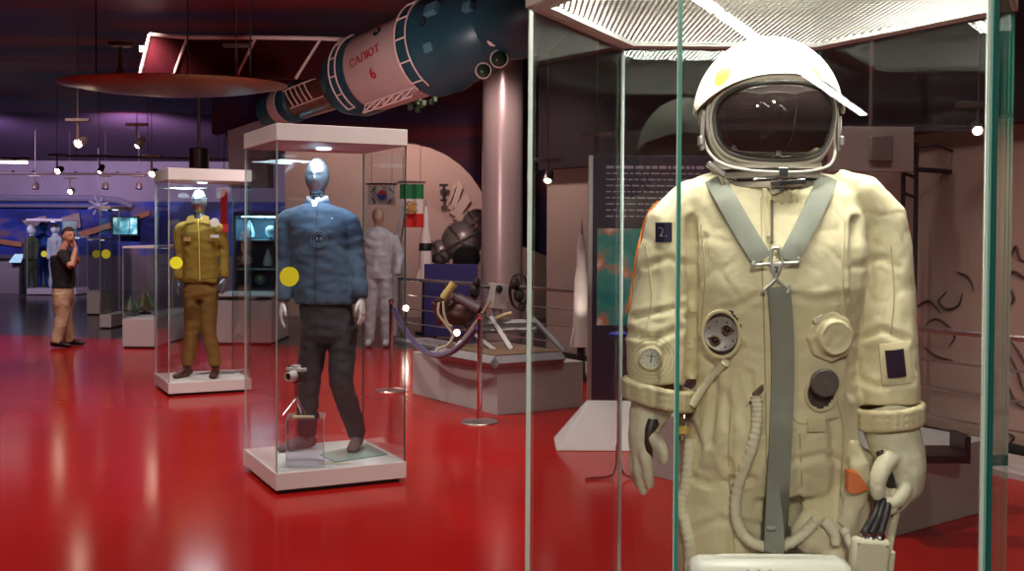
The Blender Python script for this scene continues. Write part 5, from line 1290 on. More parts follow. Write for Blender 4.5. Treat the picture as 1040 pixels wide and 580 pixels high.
PICT = mat('teal_photo_print', (0, 0, 0), .35); set_nodes_ramp(PICT, (1, 1, 1), 4.5, [(.30, (.01, .12, .12)), (.45, (.03, .26, .24)), (.55, (.10, .32, .28)), (.62, (.55, .22, .12)), (.74, (.85, .80, .72))], 8)
za, zb = at(620, 232, Yb2).z, at(620, 330, Yb2).z
put(MB().box(((at(606, 280, Yb2).x + x1 - .02) / 2, Yb2 - .034, (za + zb) / 2), (x1 - .02 - at(606, 280, Yb2).x, .006, za - zb)), 'photo_print', PICT, bl)
mb = MB(); PT = mat('pale_print', (.42, .36, .44), .5)
for k in range(9):
    z = at(620, 170 + k * 6.2, Yb2).z; xx = x0 + .10; xe = x1 - .08 - random.random() * .15
    while xx < xe:
        w_ = random.uniform(.02, .07); mb.box((xx + w_ / 2, Yb2 - .0312, z), (w_, .002, .010 if k else .022)); xx += w_ + .014
pt = put(mb, 'printed_text', PT, bl); pt['kind'] = 'stuff'

# ------------------------------------------------------------ stanchions and rope
def stanchion(px, py, label, H_=.92, r=.022, rope=None):
    g = atz(px, py, 0); t = thing('stanchion', label, 'barrier post', g)
    put(MB().lathe([(.155, 0), (.160, .004), (.155, .012), (.05, .022), (.026, .026)], g, seg=40), 'base', STEEL, t)
    put(MB().lathe([(r, .02), (r, H_ - .02)], g, seg=24), 'pole', CHROME, t)
    put(MB().lathe([(r + .004, H_ - .05), (r + .006, H_ - .045), (r + .006, H_ - .008), (r, H_), (.004, H_ + .004)], g, seg=24), 'cap', CHROME, t)
    return g
g1 = stanchion(487, 429, 'chrome barrier post at the near end of the purple rope, before the grey plinth')
g2 = stanchion(397, 397, 'chrome barrier post seen through the right pane of the blue jacket case')
ROPE = mat('purple_velvet', (.035, .012, .13), .8, sheen=.5)
e0 = V((g2.x + .028, g2.y, .82)); e1_ = V((g1.x - .028, g1.y + .0, .80))
P_ = [e0.lerp(e1_, k / 24) - V((0, 0, .34 * 4 * (k / 24) * (1 - k / 24) * 1.0)) for k in range(25)]
rp = single(MB().tube(P_, .026, 12), 'barrier_rope', ROPE, 'purple velvet rope sagging between the two chrome barrier posts', 'rope')
# bent-wire stand near the case
g = atz(628, 486, 0); t = thing('barrier_stand', 'slim chrome stand with curved wire feet and blue clip behind the large case', 'barrier stand', g)
put(MB().tube([g + V((0, 0, .10)), g + V((0, 0, .93))], .013, 12), 'pole', CHROME, t)
for sd in (-1, 1): put(MB().tube(bez([g + V((sd * .012, 0, .22)), g + V((sd * .014, 0, .10)), g + V((sd * .035, -.01, .035)), g + V((sd * .08, -.02, .012)), g + V((sd * .22, -.05, .009))], 6), .008, 8), 'foot', CHROME, t)
put(MB().ball(g + V((-.0, -.005, .94)), (.07, .03, .022), 20), 'clip', mat('blue_clip', (.02, .04, .40), .4), t)

# ------------------------------------------------------------ plinths
pf, pl_, pr_ = atz(505, 422), atz(419, 400), atz(592, 413)
u = (pl_ - pf); v = (pr_ - pf); PH = .42
poly = [(pf.x, pf.y), (pr_.x, pr_.y), (pr_.x + u.x * .9, pr_.y + u.y * .9), (pl_.x, pl_.y)]
single(MB().prism(poly, 0, PH), 'plinth', GREYP, 'low grey plinth carrying the old docking trainer machine', 'plinth', bevel=.004)
a_, b_, c_, d_ = atz(652, 481), atz(905, 546), atz(1004, 519), atz(760, 462)
single(MB().prism([(p.x, p.y) for p in (a_, b_, c_, d_)], 0, .42), 'plinth', GREYP, 'long low grey plinth behind the cream suit', 'plinth', bevel=.004)
q = atz(940, 470, .42); t = thing('exhibit_tray', 'dark slotted metal tray lying on the long plinth behind the suit', 'exhibit', (q.x, q.y, .421))
mb = MB(); mb.box((q.x, q.y + .1, .445), (.42, .26, .048)); put(mb, 'body', DARKM, t, bevel=.01)
for k in range(3): put(MB().box((q.x - .12 + k * .12, q.y - .035, .45), (.07, .012, .02)), 'slot', BLACK, t)
put(MB().box((q.x + .21, q.y + .08, .49), (.03, .2, .14)), 'end_plate', DARKM, t)

# ------------------------------------------------------------ trainer machine on the plinth
OLG = mat('pale_machine_grey', (.34, .34, .36), .45, .3, var=(9, .2)); TAN = mat('tan_hose', (.48, .38, .20), .6); BRN = mat('brown_leather', (.07, .028, .022), .5, var=(10, .3)); WOOD = mat('ochre_board', (.20, .13, .08), .6, var=(6, .2))
Ym_ = 10.3
def m_(px, py, dy=0): return at(px, py, Ym_ + dy)
mch = thing('training_machine', 'old grey and brown docking trainer machine on the low grey plinth', 'machine', (m_(505, 350).x, Ym_, PH))
def beam(a, b_, w_, name, m=OLG): return put(MB().tube([a, b_], w_ * .70, 4), name, m, mch, angle=20)
zP = PH + .03
A1, A2, A3, A4 = atz(444, 363, PH), atz(503, 374, PH), atz(570, 369, PH), atz(512, 359, PH)
def up(p, z): return V((p.x, p.y, z))
mb = MB(); mb.prism([(p.x, p.y) for p in (A1, A2, A3, A4)], PH + .09, PH + .115); put(mb, 'deck', WOOD, mch)
for a, b_ in ((A1, A2), (A2, A3), (A3, A4), (A4, A1)): beam(up(a, PH + .045), up(b_, PH + .045), .085, 'base_beam')
d1 = up(A2.lerp(A3, .1), PH + .12); d2 = up(A2.lerp(A3, .95), PH + .12)
apx = m_(502, 322, .0); apx2 = m_(560, 322, .15)
beam(m_(470, 330, .1), m_(510, 362, -.4), .035, 'strut'); beam(m_(499, 322), m_(520, 355, -.3), .04, 'strut'); beam(m_(495, 322), m_(464, 352, -.1), .035, 'strut'); beam(m_(540, 322, .1), m_(572, 356, 0), .035, 'strut')
beam(m_(486, 329), m_(545, 327), .045, 'cross_beam'); beam(m_(488, 336), m_(545, 334), .04, 'cross_beam'); beam(m_(450, 357, -.1), m_(505, 360, -.3), .03, 'cross_beam')
hb = m_(505, 301); rot = Matrix.Rotation(.45, 3, 'Z') @ Matrix.Rotation(.12, 3, 'Y')
hd_ = put(MB().box(hb, (.15, .16, .24), rot=rot), 'control_box', mat('light_grey_box', (.40, .37, .37), .5, var=(12, .15)), mch, bevel=.01)
put(MB().lathe([(.03, 0), (.035, .02), (.02, .03), (.001, .03)], hb + rot @ V((-.035, -.08, .07)), rot @ V((0, -1, 0)), 18), 'eyepiece', BLACK, hd_)
put(MB().tube([hb + V((0, 0, -.11)), hb + V((.01, 0, -.25))], [.05, .035], 14), 'neck', OLG, mch)
put(MB().tube([m_(478, 291), m_(540, 293)], .014, 8), 'cross_bar', DARKM, mch)
mb = MB(); mb.tube([m_(447, 305), m_(452, 320), m_(470, 318, -.05), m_(484, 310)], [.09, .12, .14, .09], 18); put(fused(mb, .012, 3, lambda p, n_: noise.noise(p * 14) * .02), 'seat_cushion', BRN, mch, angle=60)
put(MB().tube([m_(460, 300, -.12), m_(486, 314, -.12)], [.048, .055], 16), 'grey_cylinder', mat('dull_cylinder', (.16, .14, .15), .4, .4), mch)
put(MB().tube([m_(450, 303, -.16), m_(461, 288, -.16)], [.036, .042], 16), 'yellow_cylinder', mat('dull_yellow', (.48, .42, .14), .5), mch)
put(MB().lathe([(.03, 0), (.055, .01), (.055, .03), (.03, .04)], m_(446, 303, -.14), (.3, 0, -1), 18), 'knob', BRN, mch)
for pts_ in ([(446, 307), (445, 318), (450, 326), (456, 334), (461, 341)], [(450, 306), (451, 318), (454, 328), (459, 332)], [(461, 341), (455, 350), (446, 354), (443, 358)]): put(MB().tube(bez([m_(a, b_, -.2) for a, b_ in pts_], 5), .012, 8), 'hose', mat('pale_cable', (.50, .46, .34), .6), mch)
put(MB().tube(bez([m_(498, 306, -.15), m_(490, 318, -.2), m_(480, 332, -.25), m_(470, 345, -.3)], 5), .016, 8), 'hose', mat('brown_hose', (.26, .15, .09), .6), mch)
put(MB().tube(bez([m_(503, 324, -.1), m_(512, 320, -.1), m_(520, 318, -.1)], 4), .018, 8), 'hose', TAN, mch)
for (px, py, r) in ((482, 296, .055), (484, 287, .04), (453, 291, .03), (478, 318, .035), (523, 288, .05), (527, 300, .055), (530, 312, .04), (491, 316, .03)):
    mb = MB(); mb.ball(m_(px, py, -.02), (r, r, r * 1.25), 14); mb.box(m_(px, py, -.06), (r * 1.2, r, r), random.random()); put(fused(mb, .010, 1), 'fitting', DARKM, mch)
ring = MB().tube([m_(527 + 9 * math.cos(t_), 296 + 18 * math.sin(t_)) for t_ in [2 * PI * k / 24 for k in range(24)]], .014, 8, cyc=True); put(ring, 'handwheel', DARKM, mch)
# floor lights behind
def floorlamp(px, py, Y, label, r=.05):
    p = at(px, py, Y); t = thing('floor_spotlight', label, 'spotlight', (p.x, p.y, 0), 'small display spotlights')
    put(MB().lathe([(r * .6, -.14), (r, -.10), (r * 1.1, 0), (r * .8, -.01)], p, (0.1, -1, .1), 18), 'housing', LAMPM, t)
    put(MB().lathe([(r * .8, -.005), (r * .4, .01), (.002, .014)], p, (.1, -1, .1), 14), 'bulb', BULB, t)
    put(MB().tube([(p.x, p.y + .08, .01), (p.x, p.y + .08, p.z)], .012, 8), 'stem', LAMPM, t); put(MB().lathe([(.08, 0.001), (.08, .015), (.012, .02)], (p.x, p.y + .08, 0), seg=18), 'base', LAMPM, t)
floorlamp(464, 338, 12.2, 'bright display spotlight shining out from behind the docking trainer machine', .035)
floorlamp(412, 313, 16.2, 'bright display spotlight between the blue jacket case and the blue panel', .05)

# ------------------------------------------------------------ things behind the railing, centre
Yk = 18.0
bp0, bp1 = at(431, 268, 16.6), at(485, 268, 16.6)
t = thing('blue_panel', 'tall deep blue display panel standing behind the railing', 'panel', ((bp0.x + bp1.x) / 2, 16.6, 0))
put(MB().box(((bp0.x + bp1.x) / 2, 16.6, bp0.z / 2 + .01), (bp1.x - bp0.x, .05, bp0.z - .02)), 'board', mat('deep_blue_board', (.012, .010, .11), .6), t, bevel=.004)
for x in (bp0.x + .1, bp1.x - .1): put(MB().box((x, 16.75, .02), (.06, .5, .03)), 'foot', DARKM, t)
# lander made of metal globes
LM = mat('dull_lander_metal', (.30, .25, .24), .35, .3, var=(5, .3))
ld = thing('lander_model', 'clustered metal globe lander model behind the railing, left of the column', 'spacecraft model', (at(470, 236, Yk).x, Yk, 0))
def globe(px, py, rpx, nm):
    r = rpx * Yk / F; put(MB().ball(at(px, py, Yk), r, 36), nm, LM, ld)
    c0 = at(px, py, Yk)
    for an_ in (.5, -.9):
        put(MB().tube([c0 + V((math.cos(t_) * r * 1.01 * math.cos(an_), -math.sin(t_) * r * 1.01, math.cos(t_) * r * 1.01 * math.sin(an_))) for t_ in [2 * PI * k / 40 for k in range(40)]], .022, 6, cyc=True), 'band', STEEL, ld)
globe(469, 245, 21, 'main_globe'); globe(484, 227, 15, 'upper_globe'); globe(447, 256, 13, 'lower_globe')
q = at(474, 262, Yk - .42); put(MB().lathe([(.02, .05), (.20, .03), (.22, .0), (.19, -.01), (.02, .0)], q, (.1, -1, -.35), 28), 'hatch', DARKM, ld)
for dx in (-.35, 0, .35):
    b0 = at(462, 262, Yk); put(MB().tube([b0 + V((dx * .5, 0, 0)), (b0.x + dx, Yk + .1, .0)], .035, 8), 'leg', DARKM, ld)
# rocket models
def rocket(px, ptop, pbot, wpx, Y, label, band=True):
    b0 = at(px, pbot, Y); tp = at(px, ptop, Y); r = wpx / 2 * Y / F; L_ = tp.z - b0.z
    t = thing('rocket_model', label, 'rocket model', (b0.x, Y, 0)); RW = mat('rocket_white', (.78, .70, .66), .4)
    put(MB().lathe([(r * 1.15, 0), (r * 1.1, L_ * .08), (r, L_ * .25), (r * .92, L_ * .52), (r * .62, L_ * .62), (r * .58, L_ * .78), (r * .35, L_ * .84), (r * .2, L_ * .88)], b0, seg=28), 'body', RW, t)
    put(MB().lathe([(r * .2, L_ * .87), (r * .14, L_ * .92), (r * .05, L_ * .96), (r * .04, L_), (.002, L_ * 1.01)], b0, seg=16), 'escape_tower', mat('rocket_grey', (.35, .28, .26), .4), t)
    if band: put(MB().lathe([(r * 1.0, L_ * .36), (r * 1.03, L_ * .37), (r * 1.0, L_ * .44), (r * .95, L_ * .45)], b0, seg=28), 'band', BLACK, t)
    put(MB().lathe([(r * 1.6, -b0.z + .0), (r * 1.6, -b0.z + .04), (r * .6, -b0.z + .06), (r * .5, -.02), (r * .9, 0)], b0, seg=24), 'stand', DARKM, t)
    for a in range(4):
        d_ = V((math.cos(a * PI / 2 + .6), math.sin(a * PI / 2 + .6), 0)); n_ = V((-d_.y, d_.x, 0)) * .01
        put(MB().slab([b0 + d_ * r * 1.0 - n_, b0 + d_ * r * 1.7 - n_, b0 + d_ * r * 1.6 + V((0, 0, L_ * .05)) - n_, b0 + d_ * r * 1.02 + V((0, 0, L_ * .16)) - n_], n_ * 2), 'fin', RW, t)
rocket(432, 199, 286, 13, 17.2, 'white rocket model with a black band, between the striped flag and the metal globes')
rocket(590, 222, 352, 16, 11.9, 'white rocket model glowing in lamplight left of the information board', False)
light('SPOT', (at(590, 250, 11.5).x, 11.2, .5), 30, (1, .8, .7), .05, at(590, 290, 11.9), 40, .6)
# flags
def flag(px0, py0, px1, py1, Y, cols, label, sk=0):
    A, B_ = at(px0, py0, Y), at(px1, py1, Y); w_, h_ = B_.x - A.x, A.z - B_.z
    t = thing('flag', label, 'flag', (A.x + w_ / 2, Y, B_.z))
    N = 14
    for k, (c_, z0, z1) in enumerate(cols):
        mb = MB(); rs = []
        for i in range(N + 1):
            x = A.x + w_ * i / N; dy = .03 * math.sin(i * 1.1)
            zz = sk * i / N
            rs.append([V((x, Y + dy, A.z - h_ * z0 - zz)), V((x, Y + dy, A.z - h_ * z1 - zz)), V((x, Y + dy + .008, A.z - h_ * z1 - zz)), V((x, Y + dy + .008, A.z - h_ * z0 - zz))])
        mb.rings(rs); put(mb, c_[0] + '_stripe' if len(cols) > 1 else 'cloth', mat('flag_' + c_[0], c_[1], .8), t)
    put(MB().tube([V((A.x - .03, Y, A.z + .03)), V((B_.x + .03, Y, A.z + .03 - sk))], .02, 8), 'pole', STEEL, t)
    mb = MB()
    for x in (A.x + .05, B_.x - .05): mb.tube([(x, Y, A.z + .03), (x, Y, CZ)], .004, 5)
    put(mb, 'hanging_cord', DARKM, t); return t, A, B_
t, A, B_ = flag(406, 187, 430, 231, 17.0, [(('green', (.02, .20, .07)), 0, .34), (('white', (.75, .70, .66)), .34, .68), (('red', (.60, .025, .02)), .68, 1)], 'green, white and red striped flag with gold emblem beside the blue jacket case')
ce = at(418, 211, 16.93); GE = mat('gold_emblem', (.50, .26, .05), .5)
mb = MB(); mb.ball(ce, (.075, .01, .06), 18); mb.tube(bez([ce + V((-.09, 0, .03)), ce + V((-.05, 0, .09)), ce + V((.02, 0, .07)), ce + V((.09, 0, .05))], 4), .016, 6); mb.tube(bez([ce + V((-.08, 0, -.05)), ce + V((0, 0, -.09)), ce + V((.09, 0, -.03))], 4), .014, 6); put(fused(mb, .008, 1), 'emblem', GE, t)
t, A, B_ = flag(374, 189, 401, 208, 17.4, [(('pale', (.72, .66, .66)), 0, 1)], 'white flag with a red and blue disc, seen through the blue jacket case')
ce = at(388, 198, 17.33)
for sd, col, nm in ((1, (.55, .03, .03), 'red_half'), (-1, (.02, .05, .35), 'blue_half')):
    put(MB().slab([ce + V((math.cos(a) * .075, 0, sd * math.sin(a) * .075)) for a in [PI * k / 14 for k in range(15)]], (0, .01, 0)), nm, mat('disc_' + nm, col, .7), t)
mb = MB()
for sx_ in (-1, 1):
    for sz_ in (-1, 1):
        for k in (-1, 0, 1): mb.box(ce + V((sx_ * (.135 + .02 * k), 0, sz_ * (.085 - .02 * k * 1))), (.07, .008, .012), rot=Matrix.Rotation(sx_ * sz_ * .95, 3, 'Y'))
tag(put(mb, 'bars', BLACK, t))
# red banner behind the olive case
A = at(224, 192, 16.0); B_ = at(231, 238, 16.0); t = thing('banner', 'narrow red banner hanging behind the olive uniform case', 'banner', ((A.x + B_.x) / 2, 16, B_.z))
put(MB().box(((A.x + B_.x) / 2, 16, (A.z + B_.z) / 2), (B_.x - A.x, .02, A.z - B_.z)), 'cloth', mat('banner_red', (.50, .01, .02), .7), t)
put(MB().tube([((A.x + B_.x) / 2, 16, A.z), ((A.x + B_.x) / 2, 16, CZ)], .006, 6), 'hanging_cord', DARKM, t)
# relief on the back wall
mb = MB(); RM = mat('pale_relief', (.60, .46, .42), .6)
def wb(px, py): return at(px, py, 20.44)
for pts_ in ([(455, 212), (466, 182), (470, 190), (462, 214)], [(456, 216), (474, 196), (478, 204), (466, 222)], [(460, 222), (482, 212), (484, 218), (470, 226)], [(455, 205), (461, 188), (464, 190), (458, 208)]): mb.slab([wb(*p) for p in pts_], (0, .055, 0))
single(mb, 'wall_relief', RM, 'pale winged relief on the pink wall above the metal globes', 'wall relief')
mb = MB(); q = wb(451, 196); mb.box(q + V((0, -.06, 0)), (.05, .06, .28)); mb.box(q + V((0, -.08, .14)), (.16, .06, .05)); mb.box(q + V((0, -.0, 0)), (.04, .10, .04)); mb.box(q + V((0, -.08, -.14)), (.12, .06, .04)); single(mb, 'wall_bracket', DARKM, 'small dark bracket on the pink wall left of the pale relief', 'bracket')
# suited figure and white ramp seen through the blue jacket case
Yf = 15.2
def f_(px, py, dy=0): return at(px, py, Yf + dy)
t = thing('astronaut_mannequin', 'white suited figure with a tan head behind the right side of the blue jacket case', 'mannequin', (f_(384, 300).x, Yf, 0))
WS = mat('pale_blue_suit', (.62, .66, .74), .7, var=(9, .3)); mb = MB()
c_ = f_(384, 240); mb.hring([(c_.x, Yf, .95, .19, .13), (c_.x, Yf, 1.15, .18, .14), (c_.x, Yf, 1.42, .23, .14), (c_.x, Yf, 1.58, .20, .12), (c_.x, Yf, 1.66, .08, .08)], 22)
for sd in (-1, 1): mb.tube([V((c_.x + sd * .2, Yf, 1.54)), V((c_.x + sd * .30, Yf, 1.25)), V((c_.x + sd * .27, Yf - .1, 1.0))], [.08, .07, .05], 14); mb.tube([V((c_.x + sd * .09, Yf, .98)), V((c_.x + sd * .11, Yf, .5)), V((c_.x + sd * .12, Yf, .08))], [.11, .09, .07], 14)
put(fused(mb, .014, 3, lambda p, n_: noise.noise(p * 12) * .015), 'suit', WS, t)
mb = MB(); head_loft(mb, V((c_.x, Yf, 1.80)), 1.1, .4, True); mb.tube([V((c_.x, Yf, 1.74)), V((c_.x, Yf, 1.62))], .06, 14); put(fused(mb, .010, 2), 'head', mat('tan_mannequin', (.55, .38, .28), .4), t)
for sd in (-1, 1):
    mb = MB(); mb.tube([V((c_.x + sd * .12, Yf + .06, .05)), V((c_.x + sd * .12, Yf - .1, .05)), V((c_.x + sd * .12, Yf - .18, .03))], [(.06, .05), (.06, .05), (.03, .03)], 12); b9 = fused(mb, .012, 2); z9 = min(p.z for p in b9.v); b9.v = [p - V((0, 0, z9 - .001)) for p in b9.v]; put(b9, 'boot', WS, t)
# inclined white ramp model
pts_ = [(395, 262), (403, 262), (412, 207), (408, 205)]
mb = MB(); mb.slab([at(a, b_, 17.0) for a, b_ in pts_], (0, .3, 0)); mb.prism([(at(392, 262, 17).x, 16.9), (at(406, 262, 17).x, 16.9), (at(406, 262, 17).x, 17.4), (at(392, 262, 17).x, 17.4)], 0, at(400, 260, 17).z)
single(mb, 'launch_ramp_model', mat('ramp_white', (.62, .52, .50), .5), 'white sloping launch ramp model behind the right pane of the blue jacket case', 'model')

# ------------------------------------------------------------ wall box and dark ladder frame at right
q = at(884, 152, 8.4); 
t = thing('wall_speaker', 'pale grey square wall box with a darker face, right of the helmet', 'wall box', q + V((0, 0, -.14)))
put(MB().box(q, (.62, .12, .34)), 'backing_plate', mat('pale_plate', (.50, .40, .37), .6), t, bevel=.004)
put(MB().box(q + V((.05, -.09, .0)), (.17, .07, .19)), 'cover', mat('plate_dark', (.26, .20, .19), .6), t, bevel=.01)
put(MB().tube([q + V((0, .0, .17)), V((q.x, q.y, CZ))], .02, 8), 'hanger', LAMPM, t)
t = thing('ladder_frame', 'dark metal ladder-like frame standing behind the railing, right of the suit shoulder', 'frame', (at(925, 300, 8.5).x, 8.5, 0))
for px in (918, 931): b0 = at(px, 145, 8.45); put(MB().tube([(b0.x, 8.45, .02), (b0.x, 8.45, b0.z)], .018, 8), 'upright', DARKM, t)
for py in (160, 176, 196): put(MB().tube([at(918, py, 8.45), at(931, py + 5, 8.45)], .012, 6), 'rung', DARKM, t)
put(MB().tube([at(931, 172, 8.45), at(985, 176, 8.40)], .02, 8), 'arm', DARKM, t); put(MB().tube([at(931, 150, 8.45), at(950, 147, 8.4), at(985, 160, 8.4)], .010, 8), 'arm', DARKM, t)

# ------------------------------------------------------------ left background: counters, cases, screen, painted station
Yw = 29.03
TV = mat('screen_picture', (.05, .1, .12), .3); n, l = nt(TV); b = n['Principled BSDF']
tc = n.new('ShaderNodeTexCoord'); nz = n.new('ShaderNodeTexNoise'); nz.inputs['Scale'].default_value = 3.5; nz.inputs['Detail'].default_value = 4; l.new(tc.outputs['Object'], nz.inputs['Vector'])
cr = n.new('ShaderNodeValToRGB'); cr.color_ramp.elements.new(.5)
for e, (p_, c_) in zip(cr.color_ramp.elements, ((.35, (.01, .05, .08)), (.5, (.10, .40, .50)), (.64, (.75, .95, 1)))): e.position = p_; e.color = (*c_, 1)
l.new(nz.outputs['Fac'], cr.inputs[0]); l.new(cr.outputs[0], b.inputs['Emission Color']); b.inputs['Emission Strength'].default_value = 1.5
A, B_ = at(115, 221, 28.7), at(139, 238, 28.7)
t = thing('wall_screen', 'lit blue-white screen on the far wall left of the olive uniform case', 'screen', ((A.x + B_.x) / 2, 28.7, B_.z))
put(MB().box(((A.x + B_.x) / 2, 28.75, (A.z + B_.z) / 2), (B_.x - A.x + .08, .08, A.z - B_.z + .08)), 'frame', BLACK, t); put(MB().box(((A.x + B_.x) / 2, 28.70, (A.z + B_.z) / 2), (B_.x - A.x, .01, A.z - B_.z)), 'display', TV, t)
put(MB().box(((A.x + B_.x) / 2, 28.9, (A.z + B_.z) / 2), (.2, .26, .2)), 'bracket', BLACK, t)
# painted station on the mural: pale boards and booms, raised panels on the wall
def wl(px, py): return at(px, py, Yw - .06)
PP = mat('pale_painted_panel', (.55, .40, .36), .7, var=(3, .25)); OO = mat('orange_painted_boom', (.50, .22, .10), .7, var=(4, .3))
def mural(pts_, name, m, label, cat='painted panel', d=.05): return single(MB().slab([wl(*p) for p in pts_], (0, d, 0)), name, m, label, cat)
mural([(62, 221), (80, 216), (82, 231), (66, 236)], 'station_painting', PP, 'pale tilted station panel on the space mural above the visitor')
mural([(22, 224), (46, 219), (48, 226), (30, 232)], 'station_painting', PP, 'pale tilted panel on the space mural above the far suit case')
mural([(78, 236), (152, 214), (152, 219), (84, 241)], 'painted_boom', OO, 'orange painted station boom slanting up to the right on the far wall', 'painted boom')
mural([(-20, 240), (22, 246), (22, 251), (-20, 245)], 'painted_boom', OO, 'orange painted boom at the left edge of the far wall', 'painted boom')
q = at(100, 209, 27.6); mb = MB()
for a in range(4): d_ = V((math.cos(a * PI / 4 + .3), 0, math.sin(a * PI / 4 + .3))); mb.tube([q - d_ * .26, q + d_ * .26], .035, 6)
mb.ball(q, .12, 12); mb.tube([q, (q.x, q.y, 3.66)], .01, 5); single(mb, 'satellite_model', mat('pale_violet_metal', (.45, .42, .55), .4, .3), 'small pale spiky satellite hanging before the far wall, above the visitor', 'satellite model')
# counter with a sloped screen, far left
A = at(-20, 267, 27.0); B_ = at(20, 267, 27.0); t = thing('counter', 'grey counter at the far left edge under the mural', 'counter', ((A.x + B_.x) / 2, 27.2, 0))
put(MB().box(((A.x + B_.x) / 2, 27.2, .42), (B_.x - A.x, .5, .84)), 'body', mat('counter_grey', (.22, .19, .20), .6), t, bevel=.01); put(MB().box(((A.x + B_.x) / 2, 27.2, .86), (B_.x - A.x + .06, .56, .04)), 'top', DARKM, t)
A, B_, D_, E_ = at(9, 266, 26.8), at(20, 266, 26.8), at(23, 258, 27.1), at(15, 258, 27.1)
t = thing('sloped_screen', 'small glowing sloped screen on the far left counter', 'screen', (A.x, 26.9, .88)); put(MB().slab([A, B_, D_, E_], (0, .06, -.02)), 'display', emis('pale_blue_screen', (.45, .7, 1), .9), t); put(MB().box(((A.x + B_.x) / 2, 26.95, A.z - .02 + .0), (.2, .1, .08)), 'foot', DARKM, t)
# glass cases of the back row
def rect(xl, xr, ybase, depth, rz=0):
    a, b_ = atz(xl, ybase), atz(xr, ybase); Yc = (a.y + b_.y) / 2; return [(a.x, Yc), (b_.x, Yc), (b_.x, Yc + depth), (a.x, Yc + depth)]
FARW = mat('far_case_white', (.55, .50, .52), .5)
FG = G
def farcase(xl, xr, yb_, depth, bh_, ytop, lid, label, st=None, gm=None, group='glass cases at the back of the hall'):
    r = rect(xl, xr, yb_, depth); Yc = r[0][1]; zt_ = at(xl, ytop, Yc).z
    t = case('display_case', label, r, bh_, zt_, lid, group, sticker=None, base_m=FARW, th=.012)
    if st: q = at(st[0], st[1], Yc); put(MB().lathe([(.001, 0), (.075, 0), (.075, .001), (.001, .001)], V((q.x, Yc - .012, q.z)), (0, -1, 0), 24), 'round_sticker', YEL, t)
    return r, Yc
r, Yc = farcase(26, 64, 300, 1.0, .16, 222, .06, 'glass case holding blue and white suits, left of the visitor', (45, 258))
def suitfig(px, Y, ztop, cols, label, w_=.22):
    c_ = at(px, 250, Y); t = thing('suit_mannequin', label, 'mannequin', (c_.x, Y, .165)); k = (ztop - .17) / 1.8
    mb = MB(); b_ = .17; w_ *= .72
    mb.hring([(c_.x, Y, b_ + .85 * k, .17 * k, .12 * k), (c_.x, Y, b_ + 1.1 * k, .17 * k, .13 * k), (c_.x, Y, b_ + 1.35 * k, w_ * k, .14 * k), (c_.x, Y, b_ + 1.48 * k, w_ * .8 * k, .12 * k), (c_.x, Y, b_ + 1.54 * k, .08 * k, .08 * k)], 18)
    for sd in (-1, 1):
        mb.tube([V((c_.x + sd * w_ * .85 * k, Y, b_ + 1.45 * k)), V((c_.x + sd * (w_ + .03) * k, Y, b_ + 1.15 * k)), V((c_.x + sd * (w_ + .02) * k, Y - .08, b_ + .85 * k))], [.075 * k, .065 * k, .045 * k], 12)
        mb.tube([V((c_.x + sd * .08 * k, Y, b_ + .9 * k)), V((c_.x + sd * .10 * k, Y, b_ + .45 * k)), V((c_.x + sd * .11 * k, Y, b_ + .04 * k))], [.10 * k, .08 * k, .06 * k], 12)
    mb.v = [V((p.x, p.y, max(p.z, b_ - .003))) for p in mb.v]
    fb_ = fused(mb, .02, 2, lambda p, n_: noise.noise(p * 9) * .015); z9 = min(p.z for p in fb_.v); fb_.v = [p + V((0, 0, .166 - z9)) for p in fb_.v]
    put(fb_, 'suit', cols[0], t)
    mb = MB(); mb.ball((c_.x, Y, b_ + 1.67 * k), (.13 * k, .14 * k, .15 * k), 20); mb.tube([(c_.x, Y, b_ + 1.45 * k), (c_.x, Y, b_ + 1.6 * k)], .07 * k, 12); put(mb, 'helmet', cols[1], t)
BLUES = mat('blue_suit_cloth', (.02, .09, .42), .6); DKS = mat('dark_green_cloth', (.05, .06, .03), .8); HW = mat('far_white_helmet', (.80, .86, .90), .3)
suitfig(32, Yc + .35, 1.70, (DKS, HW), 'dark suit with a white helmet at the left of the far suit case', .2)
suitfig(44, Yc + .72, 1.78, (BLUES, mat('blue_hood', (.03, .12, .5), .5)), 'blue suit with a blue hood in the middle of the far suit case', .24)
suitfig(56, Yc + .35, 1.74, (mat('grey_white_cloth', (.45, .5, .52), .7), HW), 'grey white suit with a white helmet at the right of the far suit case', .2)
light('AREA', ((r[0][0] + r[1][0]) / 2, Yc + .3, 1.85), 70, (.8, .95, 1), .5, ((r[0][0] + r[1][0]) / 2, Yc + .4, 0))
farcase(88, 101, 320, .9, .45, 242, .03, 'narrow glass case on a white base directly right of the visitor', (98, 258))
farcase(101, 113, 334, .9, .22, 209, .05, 'tall thin glass case second to the right of the visitor', (108, 258))
r4, Y4 = farcase(124, 157, 354, 2.2, .40, 250, .03, 'low wide glass case with white base, left of the olive uniform case')
farcase(210, 276, 350, 1.2, .62, 300, .02, 'low white cabinet case seen between the olive uniform and blue jacket cases')
farcase(66, 78, 300, .8, .16, 240, .04, 'slim glass case partly behind the visitor')
